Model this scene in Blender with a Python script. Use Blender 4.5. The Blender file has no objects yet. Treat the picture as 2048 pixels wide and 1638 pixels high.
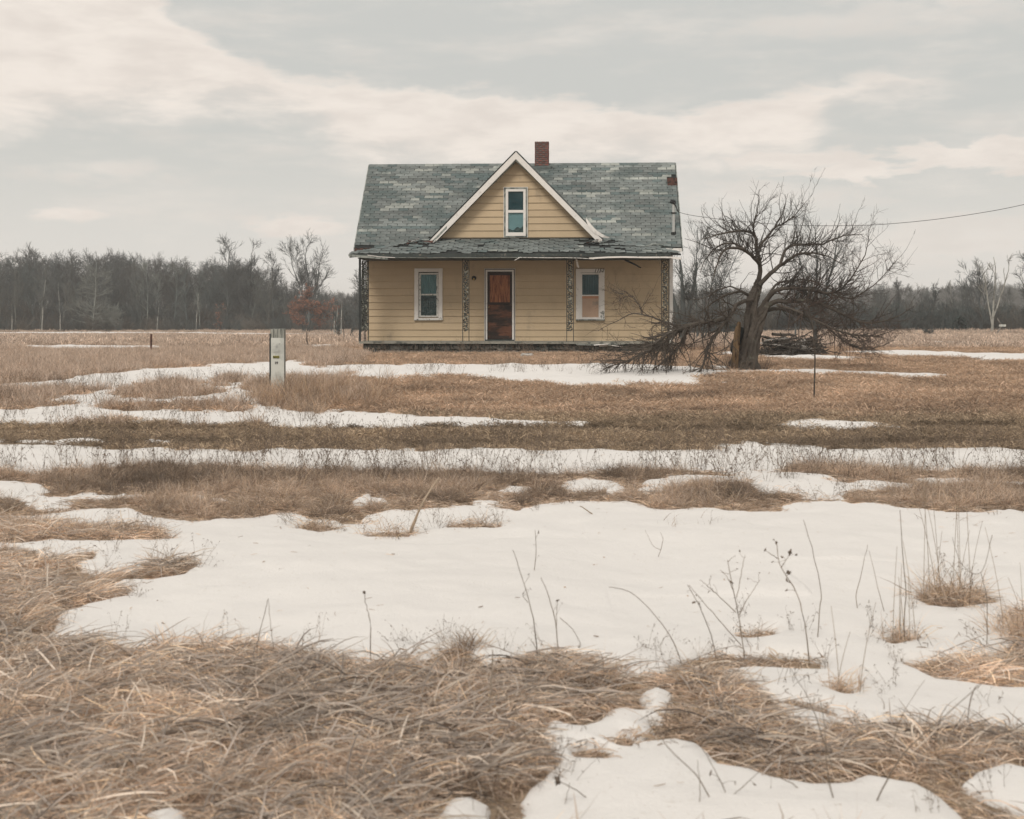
import bpy, math, random
import numpy as np
from mathutils import Vector, Matrix

SC = bpy.context.scene
COL = SC.collection
RNG = np.random.default_rng(7)
random.seed(7)
PI = math.pi

# ------------------------------------------------------------------ camera, world, sun, exposure
F = 2600.0          # focal length in photo pixels
CZ = 1.10           # eye height above the yard
HY = 632.0          # horizon row
cam = bpy.data.cameras.new('camera'); camo = bpy.data.objects.new('camera', cam); COL.objects.link(camo)
camo.location = (0, 0, CZ); camo.rotation_euler = (PI/2, 0, 0)
cam.sensor_width = 36; cam.lens = 36*F/2048; cam.shift_y = -(819-HY)/2048
cam.clip_start = .1; cam.clip_end = 6000
cam.dof.use_dof = True; cam.dof.focus_distance = 36; cam.dof.aperture_fstop = 5.0
SC.camera = camo
SUN_EL, SUN_AZ = math.radians(43), math.radians(203)   # azimuth clockwise from +Y: behind the camera, to the left
W = bpy.data.worlds.new('World'); SC.world = W; W.use_nodes = True
sun = bpy.data.lights.new('sun', 'SUN'); suno = bpy.data.objects.new('sun', sun); COL.objects.link(suno)
sun.energy = 1.6; sun.angle = math.radians(18); sun.color = (1.0, .93, .84)
sd = Vector((math.sin(SUN_AZ)*math.cos(SUN_EL), math.cos(SUN_AZ)*math.cos(SUN_EL), math.sin(SUN_EL)))
suno.rotation_euler = sd.to_track_quat('Z', 'Y').to_euler()
SC.view_settings.view_transform = 'Standard'; SC.view_settings.look = 'None'
SC.view_settings.exposure = 0.17; SC.view_settings.gamma = 1.0
SC.cycles.max_bounces = 6; SC.cycles.diffuse_bounces = 3; SC.cycles.transparent_max_bounces = 12
SC.cycles.volume_bounces = 1
HAZE = .0007

class N:
    """tiny node-tree helper"""
    def __init__(s, nt): s.nt = nt; s.nt.nodes.clear()
    def n(s, t, **k):
        x = s.nt.nodes.new(t)
        for a, b in k.items(): setattr(x, a, b)
        return x
    def put(s, sock, v):
        if hasattr(v, 'is_output'): s.nt.links.new(v, sock)
        elif v is not None:
            if isinstance(v, tuple) and sock.type == 'VECTOR': v = v[:3]
            sock.default_value = v
    def m(s, op, a, b=None, c=None, clamp=False):
        x = s.n('ShaderNodeMath', operation=op); x.use_clamp = clamp
        s.put(x.inputs[0], a)
        if b is not None: s.put(x.inputs[1], b)
        if c is not None: s.put(x.inputs[2], c)
        return x.outputs[0]
    def smooth(s, v, a, b):
        x = s.n('ShaderNodeMapRange', interpolation_type='SMOOTHSTEP'); s.put(x.inputs[0], v)
        x.inputs[1].default_value = a; x.inputs[2].default_value = b
        return x.outputs[0]
    def mix(s, f, a, b, blend='MIX'):
        x = s.n('ShaderNodeMix', data_type='RGBA', blend_type=blend)
        s.put(x.inputs[0], f); s.put(x.inputs[6], a); s.put(x.inputs[7], b)
        return x.outputs[2]
    def noise(s, vec, scale, detail=4, rough=.55, dist=0):
        x = s.n('ShaderNodeTexNoise'); s.put(x.inputs['Vector'], vec)
        x.inputs['Scale'].default_value = scale; x.inputs['Detail'].default_value = detail
        x.inputs['Roughness'].default_value = rough; x.inputs['Distortion'].default_value = dist
        return x.outputs['Fac']
    def mapping(s, vec, scale=(1,1,1), loc=(0,0,0), rot=(0,0,0)):
        x = s.n('ShaderNodeMapping'); s.put(x.inputs[0], vec)
        x.inputs[1].default_value = loc; x.inputs[2].default_value = rot; x.inputs[3].default_value = scale
        return x.outputs[0]
    def obj(s): return s.n('ShaderNodeTexCoord').outputs['Object']

def build_world():
    g = N(W.node_tree)
    tc = g.n('ShaderNodeTexCoord').outputs['Generated']
    sep = g.n('ShaderNodeSeparateXYZ'); g.put(sep.inputs[0], tc)
    x, y, z = sep.outputs
    az = g.m('ARCTAN2', x, y)
    hyp = g.m('SQRT', g.m('ADD', g.m('MULTIPLY', x, x), g.m('MULTIPLY', y, y)))
    el = g.m('ARCTAN2', z, hyp)
    comb = g.n('ShaderNodeCombineXYZ')
    g.put(comb.inputs[0], az); g.put(comb.inputs[1], g.m('MULTIPLY', el, 2.6))
    v = comb.outputs[0]
    # breakup noise for cloud edges
    n1 = g.noise(g.mapping(v, scale=(1, 1.25, 1)), 17.0, 9, .60, .2)
    n2 = g.noise(g.mapping(v, loc=(3, 5, 0)), 4.0, 6, .55)
    n3 = g.noise(g.mapping(v, scale=(1, 1.7, 1), loc=(9, 1, 0)), 7.0, 8, .60)
    nn = g.m('SUBTRACT', n1, .5)
    # a long bank of cloud: elevation of its middle and half thickness as functions of azimuth
    def curve(pts):
        c = g.n('ShaderNodeFloatCurve'); g.put(c.inputs['Value'], g.m('MULTIPLY_ADD', az, 1/1.2, .5))
        cu = c.mapping.curves[0]
        cu.points[0].location = (0, pts[0][1]); cu.points[-1].location = (1, pts[-1][1])
        for a, b in pts[1:-1]: cu.points.new(a, b)
        c.mapping.update()
        return c.outputs[0]
    def P(px, val): return (max(0, min(1, math.atan((px-1024)/F)/1.2+.5)), val)
    def E(py): return math.atan((HY-py)/F)*2
    top = curve([(0, E(-200)), P(0, E(-160)), P(280, E(-10)), P(420, E(80)), P(560, E(140)), P(800, E(158)), P(1000, E(176)), P(1250, E(205)), P(1330, E(215)),
                 P(1500, E(196)), P(1640, E(172)), P(1750, E(154)), P(1900, E(172)), P(1960, E(195)), P(2100, E(210)), (1, E(200))])
    bot = curve([(0, E(260)), P(0, E(290)), P(300, E(262)), P(600, E(262)), P(700, E(330)), P(850, E(350)), P(1100, E(350)), P(1400, E(348)), P(1600, E(330)),
                 P(1680, E(240)), P(1800, E(228)), P(1960, E(190)), P(2100, E(200)), (1, E(240))])
    e2 = g.m('MULTIPLY', el, 2.0)
    e2n = g.m('MULTIPLY_ADD', nn, .10, e2)
    mtop = g.smooth(g.m('SUBTRACT', top, e2n), -.004, .022)
    mbot = g.smooth(g.m('SUBTRACT', g.m('MULTIPLY_ADD', nn, .14, e2), bot), -.03, .06)
    bank = g.m('MULTIPLY', mtop, mbot)
    def blob(px, py, wx, wy, soft=.5):
        a = g.m('DIVIDE', g.m('SUBTRACT', az, math.atan((px-1024)/F)), wx/F)
        b = g.m('DIVIDE', g.m('SUBTRACT', el, math.atan((HY-py)/F)), wy/F)
        d = g.m('SQRT', g.m('ADD', g.m('MULTIPLY', a, a), g.m('MULTIPLY', b, b)))
        d = g.m('MULTIPLY_ADD', nn, 3.4, d)
        x_ = g.n('ShaderNodeMapRange', interpolation_type='SMOOTHSTEP'); g.put(x_.inputs[0], d)
        x_.inputs[1].default_value = 1.15; x_.inputs[2].default_value = 1.15-soft
        return x_.outputs[0]
    cl = bank
    for b in [(1980, 325, 190, 34, .5), (1720, 355, 110, 24, .5), (1560, 330, 170, 30, .8), (600, 455, 110, 24, .7), (130, 438, 90, 16, .7), (1900, 490, 330, 60, .9),
              (1000, 470, 260, 50, .9), (1500, 400, 240, 40, .9), (1230, 380, 260, 40, .9), (200, 350, 150, 30, 1.0), (1650, 60, 420, 40, 1.4), (1900, 30, 300, 60, 1.2)]:
        k = .55 if b[4] > .85 else .95
        cl = g.m('MAXIMUM', cl, g.m('MULTIPLY', blob(*b), k))
    # open sky outside the frame goes on with the same kind of broken cloud
    gen = g.smooth(n2, .50, .62)
    outside = g.smooth(g.m('MAXIMUM', g.m('ABSOLUTE', az), g.m('MULTIPLY', el, 1.6)), .44, .62)
    cl = g.m('MAXIMUM', cl, g.m('MULTIPLY', gen, outside))
    cl = g.m('MAXIMUM', cl, g.m('MULTIPLY', g.smooth(n3, .44, .72), .50))
    sky = g.n('ShaderNodeTexSky', sky_type='NISHITA'); sky.sun_disc = False
    sky.sun_elevation = SUN_EL; sky.sun_rotation = SUN_AZ; sky.air_density = 1.0; sky.dust_density = 3.0
    veil = g.mix(.93, sky.outputs[0], (5.55, 5.52, 5.18, 1))
    low = g.smooth(el, .0, .16)
    veil = g.mix(low, (6.9, 6.6, 6.15, 1), veil)
    shade = g.mix(g.smooth(n1, .30, .66), (6.9, 6.3, 5.75, 1), (7.9, 7.25, 6.6, 1))
    col = g.mix(cl, veil, shade)
    zen = g.smooth(el, .35, 1.2)
    col = g.mix(zen, col, g.mix(.5, col, (9.5, 9.2, 8.8, 1)))
    bg = g.n('ShaderNodeBackground'); g.put(bg.inputs[0], col); bg.inputs[1].default_value = .1
    out = g.n('ShaderNodeOutputWorld'); g.nt.links.new(bg.outputs[0], out.inputs[0])
build_world()

# ------------------------------------------------------------------ helpers
def tag(o, label=None, cat=None, group=None, kind=None):
    if label: o['label'] = label
    if cat: o['category'] = cat
    if group: o['group'] = group
    if kind: o['kind'] = kind
    return o
def empty(name, loc=(0,0,0), rz=0, **k):
    o = bpy.data.objects.new(name, None); o.empty_display_size = .2
    COL.objects.link(o); o.location = loc; o.rotation_euler = (0, 0, rz)
    return tag(o, **k)
def child(name, mesh, parent=None, loc=None, rot=None, **k):
    o = bpy.data.objects.new(name, mesh); COL.objects.link(o)
    if parent is not None: o.parent = parent
    if loc is not None: o.location = loc
    if rot is not None: o.rotation_euler = rot
    return tag(o, **k)

def nmesh(name, V, Q=None, T=None, mat=None, cols=None, smooth=False):
    """numpy mesh: V verts, Q quads, T tris, cols per-vertex RGB"""
    V = np.asarray(V, dtype=np.float32)
    me = bpy.data.meshes.new(name)
    me.vertices.add(len(V)); me.vertices.foreach_set('co', V.ravel())
    Q = np.zeros((0, 4), np.int32) if Q is None else np.asarray(Q, np.int32)
    T = np.zeros((0, 3), np.int32) if T is None else np.asarray(T, np.int32)
    L = np.concatenate([Q.ravel(), T.ravel()])
    st = np.concatenate([np.arange(len(Q))*4, len(Q)*4+np.arange(len(T))*3]).astype(np.int32)
    me.loops.add(len(L)); me.loops.foreach_set('vertex_index', L.astype(np.int32))
    me.polygons.add(len(st)); me.polygons.foreach_set('loop_start', st)
    me.polygons.foreach_set('use_smooth', np.full(len(st), bool(smooth)))
    if cols is not None:
        a = me.color_attributes.new('tint', 'FLOAT_COLOR', 'POINT')
        c = np.ones((len(V), 4), np.float32); c[:, :3] = cols
        a.data.foreach_set('color', c.ravel())
    me.update(calc_edges=True)
    if mat: me.materials.append(mat)
    return me

class MB:
    """collects pieces, builds one mesh"""
    def __init__(s): s.V = []; s.Q = []; s.T = []; s.C = []; s.n = 0
    def add(s, V, Q=None, T=None, col=(1,1,1)):
        V = np.asarray(V, float).reshape(-1, 3); s.V.append(V)
        if Q is not None and len(Q): s.Q.append(np.asarray(Q).reshape(-1, 4)+s.n)
        if T is not None and len(T): s.T.append(np.asarray(T).reshape(-1, 3)+s.n)
        c = np.asarray(col, float)
        s.C.append(np.broadcast_to(c, (len(V), 3)) if c.ndim == 1 else c)
        s.n += len(V); return s
    def mesh(s, name, mat, smooth=False):
        return nmesh(name, np.concatenate(s.V), np.concatenate(s.Q) if s.Q else None, np.concatenate(s.T) if s.T else None, mat, np.concatenate(s.C), smooth)
    def box(s, x0, x1, y0, y1, z0, z1, col=(1,1,1), jit=0, M=None):
        V = np.array([(x,y,z) for z in (z0,z1) for y in (y0,y1) for x in (x0,x1)], float)
        if jit: V += RNG.uniform(-jit, jit, V.shape)
        if M is not None: V = (np.c_[V, np.ones(8)] @ np.array(M).T)[:, :3]
        return s.add(V, [(0,2,3,1),(4,5,7,6),(0,1,5,4),(2,6,7,3),(0,4,6,2),(1,3,7,5)], col=col)
    def tubes(s, P, R, sides=4, col=(1,1,1), cap=False):
        V, Q = tubes(P, R, sides); 
        c = np.asarray(col, float)
        if c.ndim == 2: c = np.repeat(c, V.shape[0]//len(c), axis=0)
        s.add(V, Q, col=c)
        return s
    def tube(s, pts, rad, sides=6, col=(1,1,1)):
        P = np.array(pts, float)[None]; R = (np.full(len(pts), rad) if np.isscalar(rad) else np.array(rad, float))[None]
        return s.tubes(P, R, sides, col)

def tubes(P, R, sides):
    """P [N,K,3], R [N,K] -> verts, quads of N tubes"""
    Nn, K, _ = P.shape
    T = np.gradient(P, axis=1); T /= np.linalg.norm(T, axis=2, keepdims=True)+1e-9
    ref = np.where(np.abs(T[:, :1, 2:]) > .8, np.array([1., 0, 0]), np.array([0, 0, 1.]))
    A = np.cross(T, ref); A /= np.linalg.norm(A, axis=2, keepdims=True)+1e-9
    B = np.cross(T, A)
    th = np.arange(sides)*2*PI/sides
    V = P[:, :, None, :] + R[:, :, None, None]*(A[:, :, None, :]*np.cos(th)[None, None, :, None] + B[:, :, None, :]*np.sin(th)[None, None, :, None])
    i = np.arange(Nn)[:, None, None]*K*sides + np.arange(K-1)[None, :, None]*sides
    j = np.arange(sides)[None, None, :]; j2 = (j+1) % sides
    Q = np.stack([i+j, i+j2, i+sides+j2, i+sides+j], -1).reshape(-1, 4)
    return V.reshape(-1, 3), Q

def strips(P, Wd, side):
    """ribbons: P [N,K,3], width [N,K], side vec [N,3]"""
    Nn, K, _ = P.shape
    V = np.stack([P - side[:, None]*Wd[:, :, None]/2, P + side[:, None]*Wd[:, :, None]/2], 2)
    i = np.arange(Nn)[:, None]*K*2 + np.arange(K-1)[None]*2
    Q = np.stack([i, i+1, i+3, i+2], -1).reshape(-1, 4)
    return V.reshape(-1, 3), Q

def grow(P, R, n, length, ang, K=5, up=0., wander=.15, rr=.55, tmin=.2, tip=.25, rng=RNG, len_taper=.4, rmin=0., rmax=9):
    """n children sprouting from random places on the parent polylines"""
    Np, Kp, _ = P.shape
    seg = np.linalg.norm(np.diff(P, axis=1), axis=2).sum(1)
    w = seg/seg.sum()
    idx = rng.choice(Np, n, p=w)
    t = rng.uniform(tmin, .98, n)
    f = t*(Kp-1); k = np.minimum(f.astype(int), Kp-2); f = (f-k)[:, None]
    p0 = P[idx, k]*(1-f)+P[idx, k+1]*f
    r0 = R[idx, k]*(1-f[:, 0])+R[idx, k+1]*f[:, 0]
    T = P[idx, k+1]-P[idx, k]; T /= np.linalg.norm(T, axis=1, keepdims=True)+1e-9
    q = rng.normal(size=(n, 3)); q -= (q*T).sum(1, keepdims=True)*T; q /= np.linalg.norm(q, axis=1, keepdims=True)+1e-9
    a = rng.uniform(ang[0], ang[1], n)[:, None]
    d = T*np.cos(a)+q*np.sin(a); d[:, 2] += up; d /= np.linalg.norm(d, axis=1, keepdims=True)
    L = rng.uniform(length[0], length[1], n)*(1-len_taper*t)
    out = [p0]
    for j in range(K-1):
        d = d + rng.normal(size=(n, 3))*wander; d[:, 2] += up*.35; d /= np.linalg.norm(d, axis=1, keepdims=True)
        out.append(out[-1]+d*(L/(K-1))[:, None])
    P2 = np.stack(out, 1)
    R2 = np.clip(r0*rr, rmin, rmax)[:, None]*np.linspace(1, tip, K)[None]
    return P2, R2

def polyline(pts, rads, K=14, wob=0., rng=RNG):
    """smooth resample (Catmull-Rom-ish) of control points"""
    pts = np.array(pts, float); rads = np.array(rads, float); n = len(pts)
    t = np.linspace(0, n-1, K); i = np.minimum(t.astype(int), n-2); f = (t-i)[:, None]
    g = lambda a: pts[np.clip(a, 0, n-1)]
    p0, p1, p2, p3 = g(i-1), g(i), g(i+1), g(i+2)
    q = .5*((2*p1)+(-p0+p2)*f+(2*p0-5*p1+4*p2-p3)*f**2+(-p0+3*p1-3*p2+p3)*f**3)
    r = np.interp(t, np.arange(n), rads)
    if wob: q[1:-1] += rng.normal(size=(K-2, 3))*wob
    return q, r

# value noise ----------------------------------------------------------
_tab = np.random.default_rng(3).uniform(-1, 1, (256, 256))
def vnoise(x, y):
    xi = np.floor(x).astype(int); yi = np.floor(y).astype(int)
    fx = x-xi; fy = y-yi; fx = fx*fx*(3-2*fx); fy = fy*fy*(3-2*fy)
    a = _tab[xi & 255, yi & 255]; b = _tab[(xi+1) & 255, yi & 255]; c = _tab[xi & 255, (yi+1) & 255]; d = _tab[(xi+1) & 255, (yi+1) & 255]
    return (a*(1-fx)+b*fx)*(1-fy)+(c*(1-fx)+d*fx)*fy
def fbm(x, y, s, o=3):
    r = 0; a = 1; t = 0
    for k in range(o):
        r = r+a*vnoise(x*s+17.3*k, y*s+5.1*k); t += a; a *= .5; s *= 2.1
    return r/t
def sstep(a, b, v):
    t = np.clip((v-a)/(b-a), 0, 1); return t*t*(3-2*t)

def gz(x, y):
    x = np.asarray(x, float); y = np.asarray(y, float)
    b = -.5+.5*sstep(8, 30, y)-.55*sstep(48, 120, y)
    near = 1-sstep(30, 60, y)
    b = b+near*(.05*fbm(x, y, .35, 3)+.03*fbm(x+9, y, 1.2, 3))
    b = b+.04*np.exp(-((y-12)/1.1)**2)-.05*np.exp(-((y-15.1)/.22)**2)-.04*np.exp(-((y-16.4)/.25)**2)
    b = b-.02*(1-np.exp(-((x)/300)**2))
    b = b+.35*sstep(90, 98, y)*sstep(14, 22, x)*(1-sstep(112, 125, y))     # railway bank at the right
    return b
def ground_hit(px, py):
    """where the sight line through a photo pixel meets the ground"""
    px = np.asarray(px, float); py = np.asarray(py, float)
    lo = np.full(px.shape, 2.); hi = np.full(px.shape, 900.)
    sx = (px-1024)/F; sz = (HY-py)/F
    ys = np.geomspace(2, 900, 700)
    hit = np.full(px.shape, 900.)
    done = np.zeros(px.shape, bool); prev = ys[0]
    for yv in ys:
        below = (CZ+sz*yv) < gz(sx*yv, yv)
        new = below & ~done
        hit[new] = yv; lo[new] = prev; done |= below; prev = yv
    hi = hit.copy()
    for _ in range(14):
        mid = (lo+hi)/2; b = (CZ+sz*mid) < gz(sx*mid, mid)
        hi = np.where(b, mid, hi); lo = np.where(b, lo, mid)
    return sx*hi, hi
def at(px, py, Y): return np.array([(px-1024)/F*Y, Y, CZ+(HY-py)/F*Y])
def gnd(px, py):
    x, y = ground_hit(np.array([px]), np.array([py])); return float(x[0]), float(y[0])

# ------------------------------------------------------------------ materials
def mat(name, base, rough=.8, var=.25, scale=6., bump=0., bscale=30., spec=.25, metal=0., attr=False, second=None, sscale=2., sth=(.5,.62), stretch=(1,1,1), rand=0.):
    m = bpy.data.materials.new(name); m.use_nodes = True; g = N(m.node_tree)
    p = g.n('ShaderNodeBsdfPrincipled'); o = g.n('ShaderNodeOutputMaterial'); g.nt.links.new(p.outputs[0], o.inputs[0])
    v = g.mapping(g.obj(), scale=stretch)
    n = g.noise(v, scale, 5, .6)
    f = g.m('MULTIPLY_ADD', g.m('SUBTRACT', n, .5), var*2.4, 1.0)
    if rand:
        ri = g.n('ShaderNodeObjectInfo').outputs['Random']
        f = g.m('MULTIPLY', f, g.m('MULTIPLY_ADD', g.m('SUBTRACT', ri, .5), rand, 1.0))
    c = base+(1,) if len(base) == 3 else base
    if attr:
        a = g.n('ShaderNodeAttribute'); a.attribute_name = 'tint'
        c = g.mix(1.0, c, a.outputs['Color'], 'MULTIPLY')
    if second is not None:
        s = g.smooth(g.noise(g.mapping(g.obj(), scale=stretch, loc=(4,7,2)), sscale, 6, .65), *sth)
        c = g.mix(s, c, second+(1,))
    sc = g.n('ShaderNodeVectorMath', operation='SCALE'); g.put(sc.inputs[0], c); g.put(sc.inputs['Scale'], f)
    g.put(p.inputs['Base Color'], sc.outputs[0])
    p.inputs['Roughness'].default_value = rough; p.inputs['Specular IOR Level'].default_value = spec
    p.inputs['Metallic'].default_value = metal
    if bump:
        b = g.n('ShaderNodeBump'); b.inputs['Strength'].default_value = bump; b.inputs['Distance'].default_value = .02
        g.put(b.inputs['Height'], g.noise(v, bscale, 4, .6)); g.put(p.inputs['Normal'], b.outputs[0])
    return m

M_soil = mat('soil_matted', (.34, .262, .19), .95, .5, .8, .6, 8, second=(.20, .155, .11), sscale=1.4)
def snow_mat():
    m = bpy.data.materials.new('snow_old'); m.use_nodes = True; g = N(m.node_tree)
    p = g.n('ShaderNodeBsdfPrincipled'); o = g.n('ShaderNodeOutputMaterial'); g.nt.links.new(p.outputs[0], o.inputs[0])
    ob = g.obj()
    n = g.noise(ob, .7, 5, .6); n2 = g.noise(ob, 14, 5, .7)
    c = g.mix(n, (.69, .665, .64, 1), (.74, .715, .69, 1))
    c = g.mix(g.smooth(n2, .60, .80), c, (.60, .565, .52, 1))
    spk = g.noise(ob, 60, 3, .7)
    c = g.mix(g.m('MULTIPLY', g.smooth(spk, .66, .72), g.smooth(n, .42, .56)), c, (.34, .27, .20, 1))
    g.put(p.inputs['Base Color'], c)
    p.inputs['Roughness'].default_value = .75; p.inputs['Specular IOR Level'].default_value = .3
    p.inputs['Subsurface Weight'].default_value = 0.0
    b = g.n('ShaderNodeBump'); b.inputs['Strength'].default_value = .55; b.inputs['Distance'].default_value = .02
    h = g.m('ADD', g.noise(ob, 7, 7, .68), g.m('MULTIPLY', g.noise(ob, 70, 4, .7), .55))
    g.put(b.inputs['Height'], h); g.put(p.inputs['Normal'], b.outputs[0])
    return m
M_snow = snow_mat()
M_grass = mat('dry_grass_blades', (1, 1, 1), .8, .15, 3, attr=True, spec=.15, rand=.35)
def translucent(m, f=.35, tcol=(1, 1, 1)):
    g = m.node_tree; p = g.nodes['Principled BSDF']; o = [x for x in g.nodes if x.type == 'OUTPUT_MATERIAL'][0]
    t = g.nodes.new('ShaderNodeBsdfTranslucent'); src = p.inputs['Base Color'].links[0].from_socket; g.links.new(src, t.inputs[0])
    mx = g.nodes.new('ShaderNodeMixShader'); mx.inputs[0].default_value = f
    g.links.new(p.outputs[0], mx.inputs[1]); g.links.new(t.outputs[0], mx.inputs[2]); g.links.new(mx.outputs[0], o.inputs[0])
translucent(M_grass, .25)
M_bark = mat('bark_grey', (.078, .066, .055), .95, .5, 9, .8, 30, second=(.13, .13, .105), sscale=5, sth=(.58,.70))
M_twig = mat('twigs_dark', (.064, .057, .051), .9, .3, 4, attr=True)
M_woods = mat('woods_bark', (.086, .096, .095), .95, .3, 1.5, attr=True, rand=.5)
M_siding = mat('siding_tan', (.49, .384, .254), .6, .08, 2.0, .12, 60, spec=.2, second=(.36, .285, .20), sscale=2.2, sth=(.54,.80), stretch=(1.2,1,.7), rand=.08)
M_white = mat('white_paint_weathered', (.72, .70, .67), .6, .08, 5, .2, 40, second=(.50, .48, .45), sscale=7, sth=(.56,.72), stretch=(1,1,1))
M_peel = mat('white_paint_peeling', (.66, .66, .63), .7, .12, 8, .5, 40, second=(.16, .165, .15), sscale=16, sth=(.56,.60), stretch=(1,1,.6))
M_greytrim = mat('bare_weathered_wood', (.27, .29, .27), .85, .3, 12, .5, 40, second=(.10, .115, .11), sscale=7, sth=(.5,.6), stretch=(1,1,.5))
M_shingle = mat('slate_green_shingle', (.175, .193, .188), .85, .30, 7, .7, 60, attr=True, second=(.105, .130, .128), sscale=.85, sth=(.46,.66))
M_under = mat('roof_felt_dark', (.022, .026, .026), .95, .3, 8)
M_fascia = mat('fascia_dark', (.05, .06, .058), .9, .5, 12, .6, 30, second=(.16, .15, .13), sscale=6, sth=(.6,.66))
M_rust = mat('rotten_board_red', (.10, .05, .04), .9, .5, 10, .5, 30, second=(.02, .018, .016), sscale=9)
M_brick = mat('chimney_brick', (.215, .085, .07), .9, .3, 20, .5, 50, attr=True, second=(.13, .115, .105), sscale=8, sth=(.5,.66))
M_mortar = mat('mortar_dark', (.15, .135, .125), .95, .3, 20)
M_iron = mat('iron_dark_paint', (.022, .028, .028), .6, .3, 20, spec=.4)
M_lattice = mat('iron_scroll_paint', (.075, .078, .070), .7, .4, 20, spec=.3, second=(.03, .035, .034), sscale=20)
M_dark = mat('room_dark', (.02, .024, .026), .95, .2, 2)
M_stone = mat('fieldstone', (.10, .10, .092), .9, .45, 6, .6, 20, attr=True, second=(.035, .045, .043), sscale=4)
M_concrete = mat('porch_slab', (.27, .265, .23), .9, .3, 6, .4, 30, second=(.10, .11, .10), sscale=5)
M_door_ply = mat('plywood_orange', (.32, .125, .055), .65, .8, 7, .2, 40, second=(.13, .042, .022), sscale=4, sth=(.46,.64), stretch=(6,1,.7))
M_door_wood = mat('door_brown_stained', (.12, .048, .026), .6, .6, 8, .2, 40, second=(.022, .014, .011), sscale=2.4, sth=(.40,.60), stretch=(.6,1,1.6))
M_door_dark = mat('door_frame_dark', (.035, .022, .017), .7, .4, 8)
M_pipe = mat('conduit_grey', (.42, .43, .42), .6, .15, 10)
M_black = mat('black_rubber', (.015, .016, .017), .6, .2, 10)
M_cable = mat('cable_grey', (.06, .06, .06), .7, .2, 3)
M_curtain = mat('curtain_teal_grey', (.20, .275, .285), .9, .2, 5, stretch=(6,1,.6))
M_curtain2 = mat('curtain_rag_brown', (.17, .14, .13), .9, .6, 5, second=(.03, .05, .052), sscale=7, sth=(.46,.56), stretch=(1,1,3))
M_blind = mat('dark_blind_teal', (.006, .045, .058), .7, .3, 6)
M_board = mat('window_board_pink', (.47, .33, .245), .8, .12, 6, second=(.22, .22, .20), sscale=2.6, sth=(.52,.72))
M_orange = mat('window_board_orange_stain', (.46, .24, .15), .8, .2, 9)
M_postwood = mat('post_top_wood', (.33, .335, .30), .9, .5, 4, .6, 30, second=(.08, .09, .085), sscale=7, sth=(.5,.56), stretch=(9,9,.4))
M_postwhite = mat('marker_white_plastic', (.56, .57, .53), .55, .10, 5, second=(.43, .44, .41), sscale=3)
M_yellow = mat('label_yellow', (.52, .47, .10), .5, .1, 10)
M_print = mat('print_black', (.03, .03, .03), .6, .1, 10)
M_faint = mat('print_faded_grey', (.34, .34, .33), .6, .2, 30)
M_brass = mat('lamp_bulb_amber', (.55, .40, .12), .3, .1, 10, spec=.6)
M_deadwood = mat('dead_wood_grey', (.26, .245, .225), .95, .4, 6, .8, 25, attr=True, second=(.10, .09, .08), sscale=4)
M_split = mat('split_heartwood', (.20, .13, .07), .95, .5, 8, .8, 25, second=(.05, .03, .02), sscale=5, stretch=(3,3,.5))
M_rail = mat('rail_steel', (.03, .034, .035), .7, .3, 4)
M_ballast = mat('ballast', (.14, .13, .12), .95, .5, 3, .6, 10)
M_leaf = mat('oak_leaves_rust', (.27, .13, .085), .8, .35, 3, attr=True)
M_conifer = mat('conifer_needles', (.03, .05, .045), .9, .4, 3, attr=True)
M_birch = mat('pale_bark', (.30, .30, .275), .9, .4, 3, second=(.13, .13, .12), sscale=1.6)
def glass_mat(name, tint=(.72,.84,.85), fac=.0):
    m = bpy.data.materials.new(name); m.use_nodes = True; g = N(m.node_tree)
    o = g.n('ShaderNodeOutputMaterial'); t = g.n('ShaderNodeBsdfTransparent'); t.inputs[0].default_value = tint+(1,)
    s = g.n('ShaderNodeBsdfGlossy'); s.inputs['Roughness'].default_value = .06; s.inputs[0].default_value = (.7,.8,.8,1)
    f = g.m('MULTIPLY_ADD', g.noise(g.obj(), 3, 3, .6), .045, fac)
    mx = g.n('ShaderNodeMixShader'); g.put(mx.inputs[0], f); g.nt.links.new(t.outputs[0], mx.inputs[1]); g.nt.links.new(s.outputs[0], mx.inputs[2])
    g.nt.links.new(mx.outputs[0], o.inputs[0]); return m
M_glass = glass_mat('window_glass')

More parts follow.
